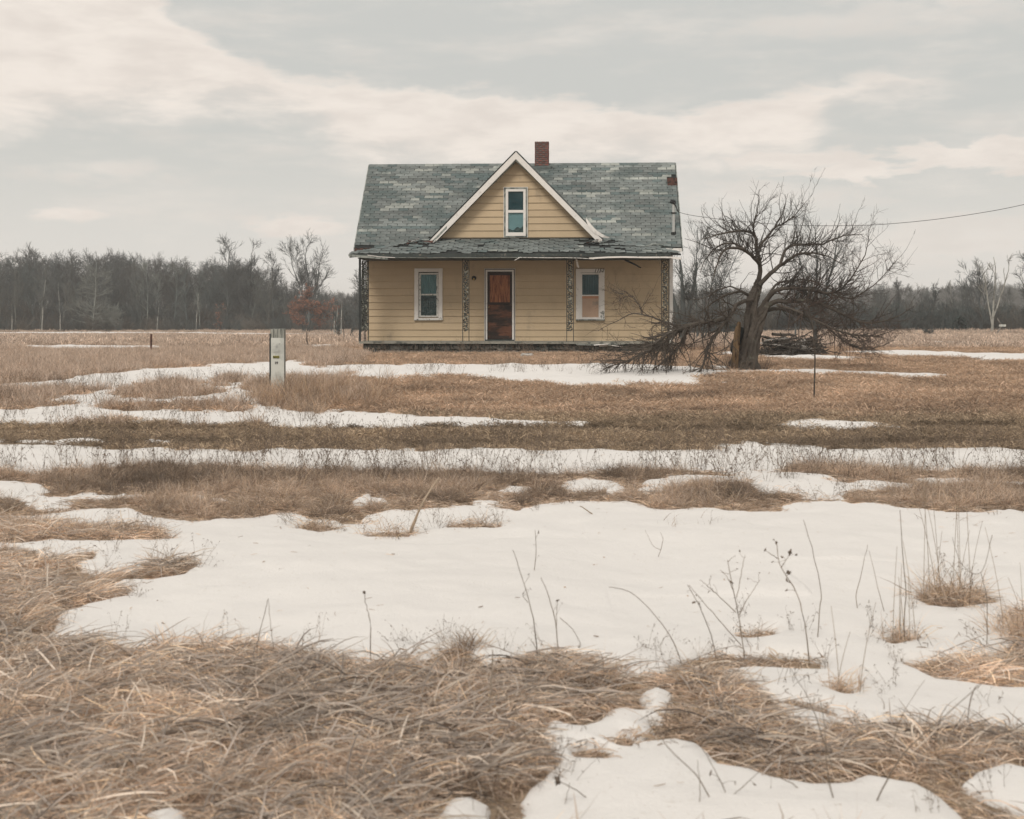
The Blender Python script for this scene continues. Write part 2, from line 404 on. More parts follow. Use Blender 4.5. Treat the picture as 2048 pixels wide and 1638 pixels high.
# ------------------------------------------------------------------ snow outlines (traced, then laid on the ground)
SNOW = [
 [(-60,1090),(60,1087),(200,1086),(300,1085),(355,1080),(330,1068),(250,1065),(150,1058),(60,1048),(-60,1045),(-60,1035),(60,1035),(150,1028),(255,1020),(285,1030),(320,1042),(400,1045),(480,1041),(540,1033),(590,1027),(618,1040),(690,1046),(705,1050),(712,1030),(790,1022),(850,1024),(905,1022),(922,1013),(1000,1014),(1035,1022),(1070,1010),(1150,1003),(1230,1005),(1290,1012),(1310,1019),(1390,1021),(1460,1024),(1560,1027),(1590,1008),(1680,1008),(1700,1016),(1760,1010),(1830,1018),(1900,1026),(2110,1032),
  (2110,1212),(2035,1222),(2010,1240),(2030,1262),(2015,1290),(2002,1325),(1990,1332),(1900,1326),(1850,1332),(1815,1338),(1850,1352),(1880,1370),(1950,1378),(2000,1384),(2110,1400),(2110,1490),(2040,1482),(1980,1470),(1930,1464),(1870,1466),(1800,1471),(1740,1466),(1700,1455),(1680,1450),(1668,1465),(1664,1485),(1632,1484),(1605,1470),(1560,1430),(1550,1408),(1505,1390),(1470,1368),(1440,1348),(1500,1344),(1580,1348),(1640,1349),(1634,1330),(1560,1322),(1440,1318),(1400,1317),(1370,1328),(1340,1346),(1300,1352),(1275,1353),(1240,1341),(1215,1328),(1180,1318),(1150,1314),(1080,1314),(1030,1330),(1000,1336),(965,1348),(945,1343),(962,1320),(930,1304),(880,1300),(850,1322),(830,1332),(780,1320),(720,1333),(690,1328),(660,1318),(620,1321),(560,1303),(520,1292),(430,1300),(350,1299),(250,1313),(225,1292),(190,1288),(140,1286),(80,1288),(110,1262),(122,1236),(160,1218),(220,1205),(262,1199),(262,1184),(225,1175),(240,1166),(300,1166),(360,1156),(395,1135),(385,1124),(345,1123),(308,1134),(280,1152),(200,1156),(155,1144),(150,1131),(185,1126),(200,1112),(180,1106),(120,1119),(75,1133),(68,1120),(55,1108),(-60,1106)],
 [(-60,968),(40,965),(85,975),(95,992),(112,1004),(142,1009),(138,1020),(95,1028),(60,1020),(45,1004),(20,998),(-60,1003)],
 [(150,1000),(170,993),(225,993),(250,988),(310,996),(290,1003),(215,1004),(160,1005)],
 [(375,994),(410,995),(418,1000),(450,997),(487,1006),(470,1012),(420,1009)],
 [(690,1018),(705,1003),(725,989),(750,990),(757,997),(795,998),(792,1010),(720,1020)],
 [(805,1004),(830,1005),(822,1011)],
 [(960,1008),(1000,1004),(995,988),(1015,989),(1012,1010),(1045,1018),(1000,1019)],
 [(992,968),(1060,976),(1082,984),(1040,991),(1000,985)],
 [(-60,892),(60,890),(160,893),(200,900),(400,901),(700,900),(1024,903),(1200,901),(1400,901),(1440,893),(1500,889),(1530,894),(1570,889),(1650,897),(1700,894),(1740,899),(2110,902),(2110,946),(1900,946),(1820,948),(1700,941),(1600,936),(1560,946),(1500,952),(1430,948),(1300,946),(1150,952),(1024,950),(900,946),(800,950),(700,944),(600,946),(500,939),(300,936),(200,941),(110,943),(70,956),(20,946),(-60,946)],
 [(-60,886),(20,879),(100,883),(200,881),(300,883),(330,887),(240,889),(180,890),(100,887),(-60,889)],
 [(1115,966),(1140,959),(1180,957),(1225,962),(1255,968),(1262,984),(1225,994),(1205,982),(1150,985),(1120,976)],
 [(1272,972),(1330,955),(1400,951),(1480,956),(1530,950),(1600,949),(1660,954),(1690,965),(1760,960),(1822,975),(1795,984),(1740,985),(1700,990),(1685,1003),(1600,1003),(1588,990),(1530,986),(1505,966),(1440,972),(1380,966),(1335,984),(1285,990)],
 [(1295,998),(1320,995),(1322,1003),(1300,1005)],
 [(1830,962),(1900,958),(2000,962),(2110,966),(2110,975),(1960,972),(1880,974)],
 [(640,736),(700,731),(900,729),(1100,730),(1250,732),(1380,735),(1445,741),(1500,745),(1430,752),(1390,756),(1430,762),(1432,769),(1390,774),(1300,770),(1200,774),(1130,770),(1060,765),(980,759),(950,757),(900,752),(850,756),(830,753),(800,763),(760,759),(720,757),(690,750)],
 [(-60,772),(60,768),(150,757),(270,742),(400,733),(530,726),(608,719),(622,733),(690,740),(690,752),(640,760),(600,775),(570,792),(560,820),(640,832),(670,824),(720,825),(780,826),(850,832),(960,838),(1060,844),(1160,848),(1060,852),(900,852),(770,855),(600,855),(500,849),(400,853),(300,846),(180,844),(100,851),(-60,853)],
 [(1130,847),(1160,845),(1168,848),(1140,850)],
 [(1510,850),(1560,842),(1640,841),(1700,847),(1770,852),(1640,857),(1540,857)],
 [(1425,734),(1500,737),(1600,740),(1700,743),(1800,747),(1890,752),(1880,756),(1700,750),(1500,745),(1430,742)],
 [(1440,704),(1530,705),(1600,712),(1690,714),(1755,716),(1700,722),(1600,720),(1440,711)],
 [(1690,705),(1800,702),(1950,707),(2110,708),(2110,721),(1960,723),(1900,717),(1780,713)],
 [(40,693),(150,691),(300,693),(390,696),(250,701),(100,702),(60,697)],
 [(70,713),(150,714),(225,716),(150,719)],
 [(-60,750),(20,752),(-20,757)],
 [(-60,668),(200,664),(400,665),(540,667),(700,668),(705,673),(500,673),(350,669),(200,670),(-60,672)],
 [(580,691),(680,691),(690,696),(600,698)],
 [(1770,685),(2110,681),(2110,688),(1800,690)],
 [(1000,1720),(1036,1638),(1040,1612),(1062,1590),(1092,1570),(1114,1532),(1096,1506),(1078,1476),(1090,1449),(1120,1452),(1160,1462),(1190,1452),(1212,1430),(1245,1421),(1280,1430),(1282,1400),(1310,1386),(1346,1396),(1345,1428),(1322,1436),(1338,1450),(1322,1456),(1305,1452),(1310,1480),(1288,1490),(1350,1484),(1400,1498),(1450,1538),(1510,1552),(1560,1570),(1620,1580),(1680,1578),(1720,1556),(1780,1566),(1850,1580),(1890,1602),(1935,1660),(1950,1720)],
 [(1915,1582),(1945,1556),(2000,1540),(2050,1550),(2110,1556),(2110,1660),(2048,1650),(2000,1622),(1950,1600)],
 [(280,1638),(345,1622),(378,1632),(380,1720),(270,1720)],
 [(878,1638),(900,1608),(945,1603),(985,1622),(1000,1720),(865,1720)],
 [(85,1150),(112,1147),(146,1163),(140,1178),(104,1164)],
 [(1215,1346),(1232,1340),(1262,1352),(1252,1368),(1230,1356)],
 [(232,836),(280,833),(300,842),(240,845)],
]
HOLES = [
 [(-60,783),(60,779),(180,782),(172,789),(110,793),(125,808),(60,818),(-60,820)],
 [(215,795),(255,785),(290,770),(340,766),(385,768),(400,780),(445,784),(400,793),(330,798),(260,800)],
 [(190,818),(250,808),(350,811),(420,808),(480,815),(480,824),(300,822),(200,822)],
 [(500,785),(520,765),(545,752),(640,758),(692,772),(688,818),(620,832),(585,830),(560,818),(548,797),(515,792)],
 [(430,766),(450,757),(480,766),(445,772)],
 [(596,1062),(625,1046),(668,1062),(640,1069)],
 [(1834,1207),(1868,1182),(1950,1188),(1988,1207),(1905,1224),(1852,1221)],
 [(1475,1280),(1510,1266),(1550,1264),(1568,1278),(1490,1287)],
 [(1765,1290),(1800,1272),(1855,1288),(1790,1298)],
 [(722,1072),(780,1068),(832,1069),(815,1078),(740,1078)],
 [(905,1054),(960,1052),(1002,1053),(985,1061),(925,1060)],
 [(1645,1382),(1690,1376),(1716,1396),(1690,1399)],
 [(1548,1410),(1600,1414),(1645,1424),(1660,1436),(1610,1428)],
 [(1152,1512),(1168,1504),(1212,1514),(1204,1528),(1160,1524)],
 [(1225,1490),(1250,1478),(1262,1490),(1250,1502)],
]
def ext(p): 
    return np.array([(-700 if a < -50 else (2750 if a > 2100 else a), b) for a, b in p], float)
def to_world(p):
    p = ext(p)
    # subdivide so that straight runs follow the ground
    q = []
    for i in range(len(p)):
        a, b = p[i], p[(i+1) % len(p)]
        k = max(1, int(np.hypot(*(b-a))//60))
        for j in range(k): q.append(a+(b-a)*j/k)
    q = np.array(q)
    x, y = ground_hit(q[:, 0], q[:, 1])
    return np.c_[x, y]
SW = [to_world(p) for p in SNOW]; HW = [to_world(p) for p in HOLES]
# a few patches outside the picture so that the field goes on beyond it
for (cx, cy, rx, ry) in [(-14, 14, 4, .9), (15, 13, 4.5, 1.0), (-22, 24, 6, 1.5), (22, 22, 6, 1.2), (-9, 7, 3.5, 1.4), (9, 6, 3.4, 1.5), (30, 34, 9, 1.5), (-30, 38, 9, 1.6), (0, -4, 6, 2), (-7, 2, 2.5, 1.3), (6, 1, 2.6, 1.2), (60, 60, 20, 3), (-60, 60, 22, 3)]:
    th = np.linspace(0, 2*PI, 20, endpoint=False); rr = 1+.25*np.sin(3*th+cx)+.15*np.cos(5*th+cy)
    SW.append(np.c_[cx+rx*rr*np.cos(th), cy+ry*rr*np.sin(th)])
def poly_sd(P, x, y):
    """signed distance, positive inside"""
    d2 = np.full(x.shape, 1e9); ins = np.zeros(x.shape, bool)
    for i in range(len(P)):
        ax, ay = P[i]; bx, by = P[(i+1) % len(P)]
        ex, ey = bx-ax, by-ay; L = ex*ex+ey*ey+1e-12
        t = np.clip(((x-ax)*ex+(y-ay)*ey)/L, 0, 1)
        d2 = np.minimum(d2, (x-ax-t*ex)**2+(y-ay-t*ey)**2)
        c = ((ay > y) != (by > y))
        if abs(ey) > 1e-12: ins ^= c & (x < ex*(y-ay)/ey+ax)
    return np.where(ins, 1, -1)*np.sqrt(d2)
def snow_sd(x, y):
    out = np.full(x.shape, -9.)
    for P in SW:
        m = .6+.02*P[:, 1].max()
        k = (x > P[:, 0].min()-m) & (x < P[:, 0].max()+m) & (y > P[:, 1].min()-m) & (y < P[:, 1].max()+m)
        if k.any(): out[k] = np.maximum(out[k], poly_sd(P, x[k], y[k]))
    for P in HW:
        m = .6
        k = (x > P[:, 0].min()-m) & (x < P[:, 0].max()+m) & (y > P[:, 1].min()-m) & (y < P[:, 1].max()+m)
        if k.any(): out[k] = np.minimum(out[k], -poly_sd(P, x[k], y[k]))
    s = np.clip(y/12, .5, 6)
    amp = np.clip(.0014*y*y, .035, .55)
    out = out+amp*fbm(x*3.2+2, y*2.0, 1.0, 5)*np.where(y < 60, 1, .3)
    out = out+.03*s*fbm(x, y, 1/(.55*1), 4)*np.minimum(1, 12/np.maximum(y, 1)*1.2)+.020*s*fbm(x+5, y, 7.5, 3)
    return out

# ------------------------------------------------------------------ ground and snow
def build_ground():
    ny, nx = 420, 380
    ys = np.concatenate([np.linspace(-400, -12, 12), np.linspace(-10, 2, 10), np.geomspace(2.2, 1000, ny)])
    s = np.sinh(np.linspace(-5.2, 5.2, nx))/np.sinh(5.2)
    Wd = np.clip(1.6*np.abs(ys), 160, 1000)
    Y, S = np.meshgrid(ys, s, indexing='ij'); X = S*Wd[:, None]
    Z = gz(X, Y)
    h, w = X.shape; i = np.arange(h-1)[:, None]*w+np.arange(w-1)[None]
    Q = np.stack([i, i+1, i+w+1, i+w], -1).reshape(-1, 4)
    child('ground', nmesh('ground', np.stack([X, Y, Z], -1).reshape(-1, 3), Q, None, M_soil, smooth=True), kind='structure')
build_ground()
def snow_h(x, y, s):
    T = np.clip(.060-.005*(y-4), .028, .06)*(1+.5*fbm(x+3, y+8, .9, 2))
    w = T*2.0
    t = np.clip(s/w, 0, 1)
    h = T*np.sqrt(np.clip(1-(1-t)**2, 0, 1))*.8+.03*np.clip(s, 0, 1.2)/1.2
    h = h+np.where(s > 0, 1, 0)*(.022*fbm(x, y, 2.2, 3)*np.clip(s/.25, 0, 1)+.035*np.clip(s/.6, 0, 1)*fbm(x+1, y, .7, 2))
    return np.where(s > 0, h, s*.9-.004)
def build_snow():
    rows = []
    pys = np.concatenate([np.arange(1790, 1040, -2.0), np.arange(1040, 760, -1.2), np.arange(760, 658, -.55)])
    _, yy = ground_hit(np.full(len(pys), 1024.), pys)
    yy = np.unique(np.round(np.concatenate([yy, np.linspace(2.0, 3.4, 24)]), 3)); yy.sort()
    ss = np.linspace(-.82, .82, 1250)
    # keep only what the picture and a step aside can see
    Y, S = np.meshgrid(yy, ss, indexing='ij'); X = S*(Y+.5)
    sdv = snow_sd(X, Y); Z = gz(X, Y)+snow_h(X, Y, sdv)
    h, w = X.shape
    ok = (sdv > -.035*np.clip(Y/6, 1, 8))
    i = np.arange(h-1)[:, None]*w+np.arange(w-1)[None]
    Q = np.stack([i, i+1, i+w+1, i+w], -1).reshape(-1, 4)
    k = ok.ravel(); Q = Q[k[Q].any(1)]
    used = np.unique(Q); remap = np.full(h*w, -1); remap[used] = np.arange(len(used))
    V = np.stack([X, Y, Z], -1).reshape(-1, 3)[used]
    child('snow', nmesh('snow', V, remap[Q], None, M_snow, smooth=True), kind='structure')
    print('snow quads', len(Q))
build_snow()

# ------------------------------------------------------------------ scattering (geometry nodes instances)
def scatter(name, pts, rot, scl, idx, protos, label=None, kind='stuff'):
    lib = bpy.data.collections.new(name+'_kinds')
    for k, me in enumerate(protos):
        o = bpy.data.objects.new('%s_kind_%02d' % (name, k), me); lib.objects.link(o)
    me = bpy.data.meshes.new(name); me.vertices.add(len(pts)); me.vertices.foreach_set('co', np.asarray(pts, np.float32).ravel())
    a = me.attributes.new('rot', 'FLOAT_VECTOR', 'POINT'); a.data.foreach_set('vector', np.asarray(rot, np.float32).ravel())
    a = me.attributes.new('scl', 'FLOAT', 'POINT'); a.data.foreach_set('value', np.asarray(scl, np.float32))
    a = me.attributes.new('idx', 'INT', 'POINT'); a.data.foreach_set('value', np.asarray(idx, np.int32))
    o = child(name, me, kind=kind, label=label)
    nt = bpy.data.node_groups.new(name+'_spread', 'GeometryNodeTree')
    nt.interface.new_socket('Geometry', in_out='INPUT', socket_type='NodeSocketGeometry')
    nt.interface.new_socket('Geometry', in_out='OUTPUT', socket_type='NodeSocketGeometry')
    n = nt.nodes.new; L = nt.links.new
    gi, go = n('NodeGroupInput'), n('NodeGroupOutput')
    mp = n('GeometryNodeMeshToPoints'); L(gi.outputs[0], mp.inputs[0])
    ci = n('GeometryNodeCollectionInfo'); ci.inputs[0].default_value = lib
    ci.inputs['Separate Children'].default_value = True; ci.inputs['Reset Children'].default_value = True
    ip = n('GeometryNodeInstanceOnPoints'); L(mp.outputs[0], ip.inputs['Points']); L(ci.outputs[0], ip.inputs['Instance'])
    ip.inputs['Pick Instance'].default_value = True
    def at_(nm, ty):
        x = n('GeometryNodeInputNamedAttribute'); x.data_type = ty; x.inputs[0].default_value = nm
        return x.outputs['Attribute']
    L(at_('idx', 'INT'), ip.inputs['Instance Index'])
    er = n('FunctionNodeEulerToRotation'); L(at_('rot', 'FLOAT_VECTOR'), er.inputs[0]); L(er.outputs[0], ip.inputs['Rotation'])
    L(at_('scl', 'FLOAT'), ip.inputs['Scale'])
    L(ip.outputs[0], go.inputs[0])
    md = o.modifiers.new('spread', 'NODES'); md.node_group = nt
    return o

TAN = 1.42*np.array([(.62,.48,.37),(.54,.40,.295),(.68,.56,.45),(.45,.335,.255),(.58,.48,.40),(.30,.215,.155),(.62,.47,.32),(.40,.33,.28)])
def blades(n, rad, L, elev, width, pal, K=5, curl=.35, rng=RNG, dirn=None, spread=PI, base_z=(-.01,.02), stemfrac=0, bright=1.):
    """one clump of n curved dry blades"""
    r = rad*np.sqrt(rng.uniform(0, 1, n)); a = rng.uniform(0, 2*PI, n)
    p = np.c_[r*np.cos(a), r*np.sin(a), rng.uniform(*base_z, n)]
    az = (rng.uniform(-PI, PI, n) if dirn is None else dirn+rng.normal(0, spread, n))
    el = rng.uniform(*elev, n); l = rng.uniform(*L, n)
    out = [p]; 
    turn = rng.normal(0, curl, n); droop = rng.uniform(.0, curl*1.3, n)
    for k in range(K-1):
        d = np.c_[np.cos(az)*np.cos(el), np.sin(az)*np.cos(el), np.sin(el)]
        out.append(out[-1]+d*(l/(K-1))[:, None]); az = az+turn*.5; el = el-droop*(.3+.25*k)
    P = np.stack(out, 1); P[:, :, 2] = np.maximum(P[:, :, 2], .004)
    Wd = rng.uniform(*width, n)[:, None]*np.array([.8, 1, .95, .75, .25, .1])[:K][None]
    sidev = rng.normal(size=(n, 3)); T = P[:, -1]-P[:, 0]; sidev = np.cross(T, sidev); sidev /= np.linalg.norm(sidev, axis=1, keepdims=True)+1e-9
    V, Q = strips(P, Wd, sidev)
    c = pal[rng.integers(0, len(pal), n)]*rng.uniform(.65, 1.25, n)[:, None]*bright
    depth = np.ones((1, K, 1))
    c = np.repeat((c[:, None]*depth).reshape(-1, 3), 2, axis=0)
    return V, Q, c
def clump(parts, name):
    b = MB()
    for V, Q, c in parts: b.add(V, Q, col=c)
    return b.mesh(name, M_grass)

def ground_pts(y0, y1, n, xm=1.18, power=1.0, s0=-1, s1=1):
    """points spread evenly over the ground wedge in view between two distances"""
    u = RNG.uniform(0, 1, n); y = np.sqrt(y0*y0+u*(y1*y1-y0*y0)) if power == 1 else (y0**(2-power)+u*(y1**(2-power)-y0**(2-power)))**(1/(2-power))
    x = RNG.uniform(s0, s1, n)*(.394*xm*y+.4)
    return x, y
def px_of(x, y): return 1024+F*x/y
def put(name, x, y, protos, scl, keep=None, tilt=.12, label=None, flow=None, dz=0., snow_max=.02, zrot=None, idxf=None):
    s = snow_sd(x, y)
    k = s < snow_max
    if keep is not None: k &= keep
    x, y = x[k], y[k]
    n = len(x); z = gz(x, y)+dz
    sc = scl[k] if hasattr(scl, '__len__') and len(scl) == len(k) else np.asarray(RNG.uniform(scl[0], scl[1], n))
    rz = RNG.uniform(-PI, PI, n) if flow is None else flow(x, y)
    rot = np.c_[RNG.normal(0, tilt, n), RNG.normal(0, tilt, n), rz]
    print(name, n)
    return scatter(name, np.c_[x, y, z], rot, sc, RNG.integers(0, len(protos), n) if idxf is None else idxf(x, y), protos, label)

# long grass beaten flat in the foreground
GREY = 1.35*np.array([(.38,.33,.29),(.46,.40,.34),(.28,.24,.21)])
mat_protos = [clump([blades(150, .16, (.05, .17), (.0, .5), (.0014, .0032), TAN, bright=BF, dirn=.3, spread=2.2, curl=1.1, base_z=(-.01, .05)), blades(70, .16, (.12, .27), (.0, .40), (.0018, .0042), TAN, bright=BF*1.05, dirn=0, spread=1.3, curl=1.0, base_z=(-.01, .06)),
                     blades(14, .13, (.18, .36), (.05, .3), (.0035, .0095), GREY, bright=BF, dirn=0, spread=1.5, curl=.35, base_z=(.02, .08)),
                     blades(22, .12, (.06, .16), (.3, 1.2), (.002, .004), TAN, spread=2, curl=.9)], 'matted_clump') for BF in (.55, .74, .88, .97, 1.05, 1.12, 1.2, 1.28, 1.36)]
flow = lambda x, y: .8+2.6*fbm(x, y, 1.3, 3)+RNG.normal(0, .95, len(x))
mat_idx = lambda x, y: np.clip(4.2+5.5*fbm(x+2, y*1.3, 1.5, 3)+RNG.normal(0, 1.3, len(x)), 0, 8).astype(int)
x, y = ground_pts(2.4, 9.5, 20500, 2.05)
put('matted_grass', x, y, mat_protos, (.45, 1.0), flow=flow, idxf=mat_idx, tilt=.16, snow_max=-.12, dz=-.015, label='long dry tan grass beaten flat along the roadside')
# rough tufts between the snow patches
tuft_protos = [clump([blades(70, .09, (.14, .34), (.3, 1.35), (.0022, .0045), TAN*.72*f, curl=.6), blades(60, .14, (.1, .3), (.02, .5), (.003, .005), TAN*.66*f, curl=.6)], 'rough_tuft') for f in (.42, .6, .8, .95, 1.1, 1.25)]
rough_idx = lambda x, y: np.clip(3.0+4.5*fbm(x+7, y*1.5, 1.1, 4)+RNG.normal(0, 1.0, len(x)), 0, 5).astype(int)
x, y = ground_pts(9, 14.4, 13000, 1.7)
put('rough_grass', x, y, tuft_protos, (.25, .7), idxf=rough_idx, tilt=.2, snow_max=-.10, label='rough brown grass between the strips of snow')
litter = [clump([blades(1, .01, (.015, .07), (-.05, .25), (.0015, .005), TAN*.6, K=4, curl=.9, base_z=(.003, .006))], 'straw_bit') for _ in range(10)]
x, y = ground_pts(3.2, 16, 3400, 1.15); s_ = snow_sd(x, y)
k_ = (s_ > .0) & (RNG.uniform(0, 1, len(x)) < np.clip(.20+1.0*np.exp(-s_/.12), 0, 1)); x, y, s_ = x[k_], y[k_], s_[k_]
scatter('snow_litter', np.c_[x, y, gz(x, y)+snow_h(x, y, s_)+.002], np.c_[RNG.normal(0, .1, (len(x), 2)), RNG.uniform(-PI, PI, len(x))], RNG.uniform(.5, 1.3, len(x)), RNG.integers(0, 10, len(x)), litter, 'bits of dry straw lying on the old snow')
# standing tufts breaking the flattened sheet
x, y = ground_pts(3.4, 9, 700, 1.9)
put('standing_tufts', x, y, tuft_protos[3:]+[clump([blades(60, .07, (.12, .30), (.5, 1.4), (.0018, .0036), TAN*f, K=6, curl=.55)], 'standing_tuft') for f in (.8, 1.0, 1.15)], (.4, .8), snow_max=-.06, tilt=.35, label='small standing tufts in the flattened grass')
# low thatch right up to the rim of the snow
thatch = [clump([blades(60, .11, (.04, .13), (.0, .35), (.002, .005), TAN*f, curl=.8)], 'thatch_clump') for f in (.5, .65, .8, .95)]
x, y = ground_pts(2.4, 14.4, 23000, 1.85)
s_ = snow_sd(x, y); k_ = s_ > -.45; x, y = x[k_], y[k_]
put('thatch', x, y, thatch, (.6, 1.2), snow_max=.015, label='low thatch of dead grass along the rims of the snow')
# verge and wheel track
short_dark = [clump([blades(90, .16, (.03, .09), (.05, 1.0), (.003, .006), np.array([(.50,.38,.265),(.38,.29,.205),(.58,.45,.32),(.26,.21,.155)])*f, curl=.5)], 'verge_clump') for f in (.42, .6, .78, .95, 1.12)]
x, y = ground_pts(14, 18.2, 10500, 1.55)
rutf = lambda x, y: np.exp(-((y-15.1-.12*fbm(x, y*0, .5, 2))/.28)**2)+.8*np.exp(-((y-16.5-.15*fbm(x+9, y*0, .4, 2))/.30)**2)
rut = rutf(x, y)
verge_idx = lambda x, y: np.clip(3.6+2.8*fbm(x+3, y*1.6, .9, 4)-2.6*rutf(x, y)+RNG.normal(0, .8, len(x)), 0, 4).astype(int)
put('verge_grass', x, y, short_dark, (.6, 1.4), idxf=verge_idx, keep=RNG.uniform(0, 1, len(x)) > rut*.6, label='short dark trampled grass along the wheel track')
# mown yard
LAWN = np.array([1.20, 1.21, 1.32])*np.array([(.50,.35,.225),(.44,.30,.19),(.56,.41,.28),(.36,.26,.17),(.46,.36,.255)])
lawn = [clump([blades(80, .22, (.04, .10), (.05, .9), (.004, .009), LAWN*f, K=4, curl=.5)], 'lawn_clump') for f in (.5, .72, .88, 1.0, 1.1, 1.22)]
x, y = ground_pts(17.6, 47, 36000, 1.4, power=1.25)
dark = fbm(x, y*1.6, .8, 4)+.4*fbm(x, y*2, 3, 2)
lawn_idx = lambda x, y: np.clip(3.0+3.4*(fbm(x, y*1.6, .8, 4)+.5*fbm(x, y*2, 3, 2))+RNG.normal(0, .9, len(x)), 0, 5).astype(int)
put('yard_grass', x, y, lawn, (.6, 1.15), keep=~((y > 37.7) & (y < 40.5) & (x > -4.9) & (x < 5.2)), idxf=lawn_idx, label='short orange tan lawn grass around the house')
# tall grey-pink field grass at the left and behind
FIELD = 1.85*np.array([(.33,.262,.215),(.39,.315,.26),(.27,.21,.17),(.43,.355,.295),(.30,.23,.175)])
tall = [clump([blades(40, .16, (.08, .26), (.6, 1.5), (.003, .006), FIELD, K=4, curl=.25), blades(20, .2, (.1, .25), (.2, 1.2), (.004, .007), FIELD*.8, K=4)], 'tall_clump') for _ in range(6)]
x, y = ground_pts(17, 47, 26000, 1.2, power=1.3)
pxx = px_of(x, y)
leftside = (pxx < 700+60*fbm(x, y, .5, 2)) & (y > 20)
near_house = (y > 37.0) & (y < 39.0) & (pxx > 640)
put('tall_grass', x, y, tall, (.5, 1.0), keep=(leftside & (RNG.uniform(0, 1, len(x)) < .8)) | (pxx < 640) & (y < 20) & (RNG.uniform(0, 1, len(x)) < .35), label='tall dry grass on the unmown ground left of the house')
fieldc = [clump([blades(40, .45, (.08, .22), (.5, 1.5), (.010, .020), FIELD*f, K=4, curl=.3), blades(30, .5, (.1, .25), (.05, .7), (.012, .022), FIELD*.85*f, K=4)], 'field_clump') for f in (.7, .85, .95, 1.05, 1.15)]
x, y = ground_pts(44, 165, 42000, 1.1, power=1.25)
put('field_grass', x, y, fieldc, (.6, 1.2), snow_max=-.35, label='pale brown grass of the open field behind the house')

# thin weed stalks standing through the snow
def stalk_mesh(h=.4, n=5, col=(.22,.17,.13), name='stalks', rad=.0014, leafy=10, spread=.35):
    b = MB(); rng = RNG
    a = rng.uniform(0, 2*PI, n); tl = rng.uniform(0, spread, n)
    P = []
    for i in range(n):
        hh = h*rng.uniform(.5, 1.1); d = np.array([np.cos(a[i])*tl[i], np.sin(a[i])*tl[i], 1]); k = np.linspace(0, 1, 6)[:, None]
        bend = np.array([np.cos(a[i]), np.sin(a[i]), -.5])*rng.uniform(0, .35)*hh
        P.append(np.array([rng.uniform(-.06,.06), rng.uniform(-.06,.06), -.03])+d*hh*k+bend*k**2)
    P = np.stack(P); R = np.full((n, 6), rad)*np.linspace(1.2, .6, 6)
    b.tubes(P, R, 3, col)
    P2, R2 = grow(P, R, n*2, (.05, .18), (.3, 1.0), 4, .15, .2, .8, .35)
    b.tubes(P2, R2, 3, np.array(col)*1.1)
    # curled leaf scraps and seed heads
    m = leafy*n//3+1
    pp = np.concatenate([P2[:, -1], P[:, -1], P[rng.integers(0, n, m), rng.integers(1, 5, m)]]); m = len(pp)
    c = rng.normal(size=(m, 3)); c /= np.linalg.norm(c, axis=1, keepdims=True)
    L = rng.uniform(.006, .020, m)[:, None]
    S = np.cross(c, rng.normal(size=(m, 3))); S /= np.linalg.norm(S, axis=1, keepdims=True)+1e-9
    Pl = np.stack([pp, pp+c*L+[0, 0, .003], pp+c*L*1.9-[0, 0, .01]], 1)
    V, Q = strips(Pl, np.array([[.003, .006, .002]]).repeat(m, 0), S)
    b.add(V, Q, col=np.array(col)*.75)
    return b.mesh(name, M_grass)
stalks = [stalk_mesh(.34, 5) for _ in range(8)]
x, y = ground_pts(11.6, 15.0, 760, 1.2)
put('weed_stalks', x, y, stalks, (.3, 1.35), keep=(snow_sd(x, y) < .5) | (RNG.uniform(0, 1, len(x)) < .35), snow_max=9, tilt=.15, label='thin dry weed stalks standing in the strip of snow')
x, y = ground_pts(16.6, 30, 2600, 1.2)
pxx = px_of(x, y)
put('weed_stems', x, y, stalks, (.5, 1.1), keep=((pxx < 640) & (y < 24)) | ((y > 25.5) & (y < 30.5) & (pxx > 640) & (pxx < 1500) & (RNG.uniform(0,1,len(x)) < .5)), snow_max=9, tilt=.12, label='grey weed stems poking through the snow before the house')
x, y = gnd(620, 800); xs_ = x+RNG.normal(0, .55, 420); ys_ = y+RNG.normal(0, 1.3, 420); xs_, ys_ = xs_[:210], ys_[:210]
put('post_weeds', xs_, ys_, [clump([blades(46, .14, (.2, .5), (.7, 1.5), (.003, .006), TAN*np.array([.70,.66,.62])*f, K=5, curl=.3)], 'post_weed') for f in (.7, .9, 1.1)], (.5, 1.0), snow_max=.15, label='tall reddish tan weeds round the foot of the numbered post')
# little stubble near the front edges of the snow
x, y = ground_pts(4, 12, 900, 1.1)
s_ = snow_sd(x, y)
put('snow_edge_sprigs', x, y, stalks, (.35, .7), keep=(s_ > -.05) & (s_ < .22), snow_max=9, tilt=.4, label='dry sprigs bending over the edge of the foreground snow')

# ================================================================== the house
TH = math.radians(-3.0)
HO = np.array([.12, 38.8, 0.])
XD = np.array([math.cos(TH), math.sin(TH)]); YD = np.array([-math.sin(TH), math.cos(TH)])
def H(px, py, ly):
    sx, sz = (px-1024)/F, (HY-py)/F
    t = (ly+HO[:2]@YD)/(sx*YD[0]+YD[1])
    p = np.array([sx*t, t]); q = p-HO[:2]
    return float(q@XD), CZ+sz*t
hx = lambda px, ly: H(px, 600, ly)[0]
hz = lambda py, ly, px=1032: H(px, py, ly)[1]
house = empty('farmhouse', tuple(HO), TH, label='abandoned tan farmhouse with green grey shingle roof and white trimmed central gable', cat='house')
WY = 1.40          # front wall plane
EY, EZ = 1.12, 3.20   # main eave edge
RY = 3.92; RZ = 6.10  # ridge
xl_e, xr_e = hx(708, EY), hx(1362, EY)
xl_r, xr_r = hx(740, RY), hx(1352, RY)
xl, xr = (xl_e+xl_r)/2, (xr_e+xr_r)/2
print('roof x', xl_e, xl_r, xr_e, xr_r)
